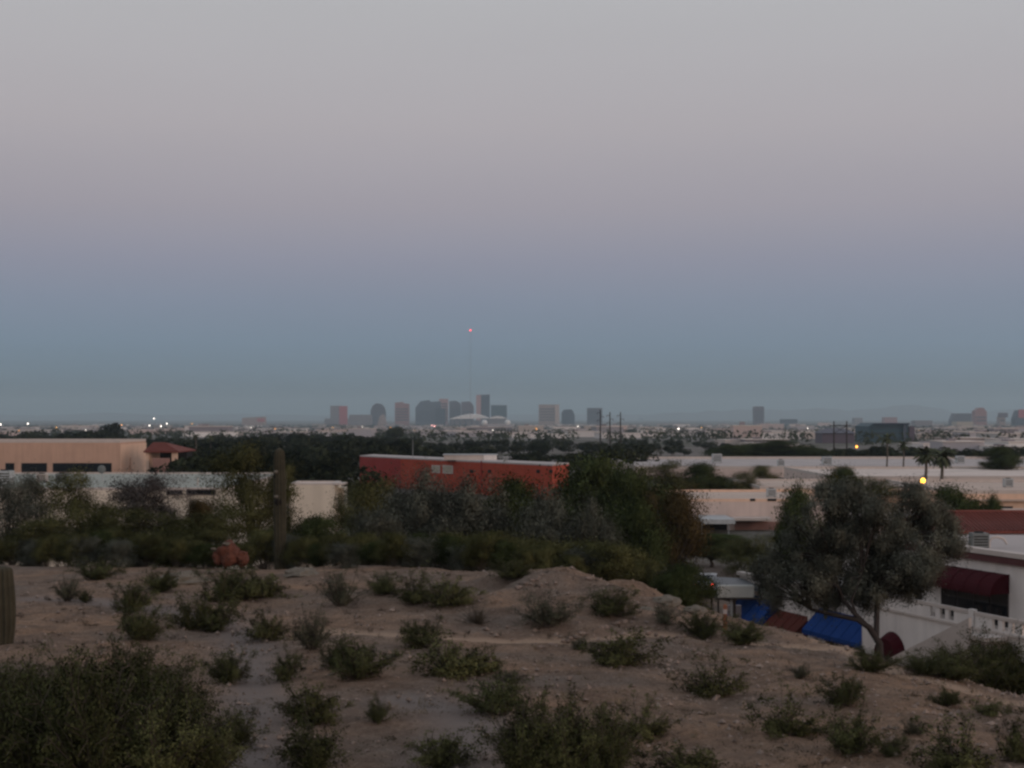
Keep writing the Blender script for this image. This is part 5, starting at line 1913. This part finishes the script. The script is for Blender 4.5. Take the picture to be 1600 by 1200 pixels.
# bushes
CB = [make_bush(100 + k, M['creosote'], nst=48, nl=5600, leaf=.026) for k in range(5)]
SB = [make_bush(120 + k, M['sage'], nst=46, nl=4200, leaf=.022, spread=.9) for k in range(3)]
BIG = [make_bush(140 + k, M['creosote'], nst=90, nl=15000, leaf=.019, spread=.95) for k in range(3)]
DB = [make_bush(160 + k, M['weed'], nst=60, nl=2200, leaf=.018, spread=1.1) for k in range(2)]
GB = [make_bush(170 + k, M['olive'], nst=44, nl=4200, leaf=.03, spread=1.15, droop=.25) for k in range(3)]
BUSHES = [
    # px, ybase, width, height, type, label
    (40, 1215, 170, 165, 'B', 'big dark creosote bush filling the bottom left corner'),
    (146, 1225, 170, 195, 'B', 'big creosote bush second from the left along the bottom edge'),
    (248, 1220, 150, 150, 'B', 'big creosote bush third from the left along the bottom edge'),
    (325, 1215, 110, 110, 'B', 'shorter creosote bush on the right flank of the big bottom left thicket'),
    (25, 1120, 130, 95, 'B', 'creosote bush on the left edge above the bottom corner thicket'),
    (120, 1120, 130, 100, 'B', 'wide creosote bush above the bottom left thicket'),
    (215, 1110, 130, 105, 'B', 'tall creosote bush at the top of the bottom left thicket'),
    (275, 1140, 110, 95, 'B', 'creosote bush joining the thicket to the sandy lane'),
    (368, 1162, 78, 58, 'C', 'low rounded bush at the lower end of the sandy lane'),
    (204, 955, 66, 50, 'C', 'twiggy bush in the pale dirt below the left thicket'),
    (214, 1000, 76, 62, 'C', 'twiggy bush directly below the one by the left thicket'),
    (106, 938, 42, 40, 'S', 'small grey tuft bush on the pale flat at the left'),
    (134, 940, 24, 20, 'C', 'tiny round bush on the pale flat at the left'),
    (303, 982, 66, 62, 'C', 'spreading bush left of the sandy lane, left one of a close pair'),
    (340, 986, 66, 54, 'C', 'spreading bush left of the sandy lane, right one of a close pair'),
    (352, 940, 92, 55, 'C', 'wide bush below the red boulders'),
    (405, 935, 84, 52, 'C', 'wide bush right below the red boulders, nearer the tall saguaro'),
    (418, 1000, 58, 50, 'C', 'bush beside the upper bend of the sandy lane'),
    (360, 1065, 74, 54, 'C', 'solitary dark bush with upright twigs left of the sandy lane'),
    (447, 1062, 50, 46, 'C', 'small bush right of the sandy lane'),
    (487, 1014, 64, 68, 'S', 'yellowish airy bush right of the sandy lane'),
    (532, 948, 66, 62, 'S', 'grey airy bush below the low rock hump'),
    (598, 928, 56, 36, 'C', 'small flat bush under the thicket in the middle left'),
    (560, 1060, 100, 66, 'C', 'broad dark bush in the middle left'),
    (525, 1045, 60, 48, 'C', 'small dark bush leaning on the broad one in the middle left'),
    (485, 1128, 92, 74, 'C', 'upper bush of the tall column at the bottom left of centre'),
    (492, 1205, 105, 86, 'C', 'lower bush of the tall column at the bottom left of centre'),
    (592, 1130, 38, 42, 'C', 'tiny upright bush alone on the open dirt'),
    (655, 940, 70, 48, 'C', 'bush on the near side of the ridge, left one of two'),
    (700, 945, 84, 52, 'C', 'bush on the near side of the ridge, right one of two'),
    (662, 1012, 66, 52, 'C', 'bush at the upper left of the dark central clump'),
    (705, 1056, 110, 68, 'C', 'largest dark bush of the central clump'),
    (752, 1052, 66, 44, 'C', 'low bush at the right end of the central clump'),
    (776, 1112, 108, 60, 'C', 'broad bush below the central clump'),
    (690, 1195, 98, 62, 'C', 'bush on the bottom edge below the open dirt'),
    (822, 1215, 110, 130, 'B', 'tall bush on the bottom edge left of centre'),
    (888, 1215, 110, 125, 'B', 'tall bush on the bottom edge in the centre'),
    (945, 1215, 105, 110, 'B', 'tall bush on the bottom edge right of centre'),
    (1000, 1150, 76, 60, 'C', 'dark bush behind the tall ones on the bottom edge'),
    (858, 980, 92, 56, 'S', 'faded bush on the mound above the trail, left one'),
    (960, 963, 84, 50, 'C', 'green bush high on the mound, right of the faded one'),
    (966, 1040, 112, 64, 'C', 'wide dark bush just below the trail'),
    (1098, 996, 66, 44, 'C', 'bush left of the orange marker post'),
    (1160, 1006, 76, 44, 'C', 'bush right of the orange marker post'),
    (1110, 1086, 92, 60, 'C', 'dense dark bush below the orange marker post'),
    (1075, 1215, 120, 60, 'C', 'low bush cut by the bottom edge right of centre'),
    (1228, 1148, 90, 72, 'C', 'dark bush low on the right slope, left one of a pair'),
    (1322, 1105, 76, 56, 'C', 'bush on the right slope below the bare path'),
    (1326, 1178, 92, 74, 'C', 'dark bush low on the right slope, right one of a pair'),
    (1358, 1050, 74, 42, 'C', 'flat bush on the ridge before the second blue awning'),
    (1395, 1182, 48, 36, 'C', 'small sparse bush low on the right slope'),
    (1478, 1102, 52, 28, 'C', 'small flat bush beside the bare path on the right'),
    (1548, 1118, 52, 28, 'C', 'small flat bush near the right edge below the bare path'),
    (1502, 1205, 122, 84, 'C', 'broad dark bush on the bottom edge at the right'),
    (1598, 1190, 60, 90, 'C', 'dark bush cut by the right edge near the bottom'),
    (1440, 1052, 66, 30, 'B', 'bush at the left end of the thicket before the outside stair'),
    (1490, 1062, 92, 58, 'B', 'tall bush of the thicket before the balcony'),
    (1550, 1072, 105, 84, 'B', 'second tall bush of the thicket before the balcony'),
    (1602, 1082, 96, 84, 'B', 'bush of the balcony thicket cut by the right edge'),
    (1250, 1060, 40, 26, 'S', 'tiny faded bush on the middle of the right slope'),
    (1430, 1150, 44, 30, 'S', 'tiny faded bush low on the right slope'),
    (800, 1068, 40, 26, 'S', 'tiny faded bush right of the central clump'),
    (905, 1015, 40, 24, 'S', 'tiny faded bush on the trail edge'),
    (1040, 975, 50, 34, 'S', 'pale faded bush on the right shoulder of the mound'),
    (745, 975, 50, 34, 'S', 'pale faded bush left of the mound above the trail'),
    (150, 905, 70, 34, 'C', 'low bush at the foot of the left thicket'),
    (250, 925, 60, 40, 'C', 'low bush beside the broad pale mound of rock'),
    (800, 905, 60, 34, 'C', 'low bush on the left shoulder of the mound'),
]
BG = 'bushes scattered over the hill'
g = np.random.default_rng(9)
for (px, yb, wp, hp_, kd, lab) in BUSHES:
    d = hit(px, yb)
    if d > 75:
        d = 43.0
    x = X(px, d)
    zb = ground_z(x, d)
    hp_ += (HY - F * zb / d) - yb
    pool = {'B': BIG, 'C': CB, 'S': SB}[kd]
    if kd == 'C' and g.uniform() < .4:
        pool = GB
    if kd == 'S' and g.uniform() < .4:
        pool = DB
    ms_ = pool[int(g.integers(0, len(pool)))]
    sx = wp * d / F / .95
    sz = hp_ * d / F / .86
    plant('bush', ms_, (x, d, zb - .02), sx, sz, lab, 'bush', BG, names=('foliage', 'stems'))


LMK = [(60, 'light cut by the left edge'), (170, 'middle of the peach building'), (270, 'group of white lights'), (380, 'pair of thin palms'), (500, 'tall saguaro'),
       (580, 'pink lit tower'), (640, 'rose-brown slab tower'), (710, 'biggest tower'), (790, 'tallest tower'), (880, 'wide tan tower'), (960, 'dark square tower'),
       (1040, 'rightmost power pole'), (1140, 'lone white light'), (1220, 'lone narrow tower'), (1290, 'low blue block'), (1350, 'H-frame pylon'), (1430, 'teal office'),
       (1510, 'pair of warm lights'), (1570, 'stepped rose-brown tower'), (9999, 'pink-headed tower')]


def nth(k):
    return '%d%s' % (k, 'th' if 10 <= k % 100 <= 20 else {1: 'st', 2: 'nd', 3: 'rd'}.get(k % 10, 'th'))


for grp, txt in (('low buildings on the plain', '%s low building from the left near the %s'),
                 (TG, '%s belt tree from the left below the %s'),
                 ('trees on the plain', '%s tree from the left on the plain near the %s')):
    bins = {}
    for o in COL.objects:
        if o.get('group') == grp:
            px = 800 + F * o.location.x / o.location.y
            lm = next(t_ for b_, t_ in LMK if px < b_)
            bins.setdefault(lm, []).append((px, o))
    for lm, its in bins.items():
        its.sort(key=lambda q_: q_[0])
        for i, (_, o) in enumerate(its):
            o['label'] = txt % (nth(i + 1), lm)
its = sorted([o for o in COL.objects if o.get('group') == 'shrubs along the back edge of the hill'], key=lambda o_: o_.location.x / o_.location.y)
for i, o in enumerate(its):
    o['label'] = '%s leafy shrub from the left in the thicket behind the hill crest' % nth(i + 1)
SL = [(357, 865, 'red boulders'), (100, 950, 'pale flat at the left'), (400, 1040, 'sandy lane'), (620, 1060, 'dark bush in the middle left'), (700, 1040, 'central clump'), (700, 1160, 'bottom edge dirt'),
      (860, 1050, 'middle of the hill'), (870, 905, 'mound top'), (980, 940, 'mound shoulder'), (1133, 985, 'orange marker post'), (1250, 1000, 'ridge by the awnings'), (1200, 1090, 'slope below the post'),
      (1350, 1120, 'lower slope at the right'), (1500, 1060, 'bare path at the right'), (730, 960, 'trail left of the mound'), (1040, 1090, 'dirt under the wide dark bush')]
bins = {}
for o in COL.objects:
    if o.get('group') == 'stones on the hill':
        px, py = 800 + F * o.location.x / o.location.y, HY - F * o.location.z / o.location.y
        lm = min(SL, key=lambda q_: (q_[0] - px) ** 2 + (2 * (q_[1] - py)) ** 2)[2]
        bins.setdefault(lm, []).append((px, o))
for lm, its in bins.items():
    its.sort(key=lambda q_: q_[0])
    for i, (_, o) in enumerate(its):
        o['label'] = '%s small stone from the left near the %s' % (nth(i + 1), lm)
print('low', low_n, 'far trees', ntree, 'tris', sum(len(m.polygons) for m in bpy.data.meshes))
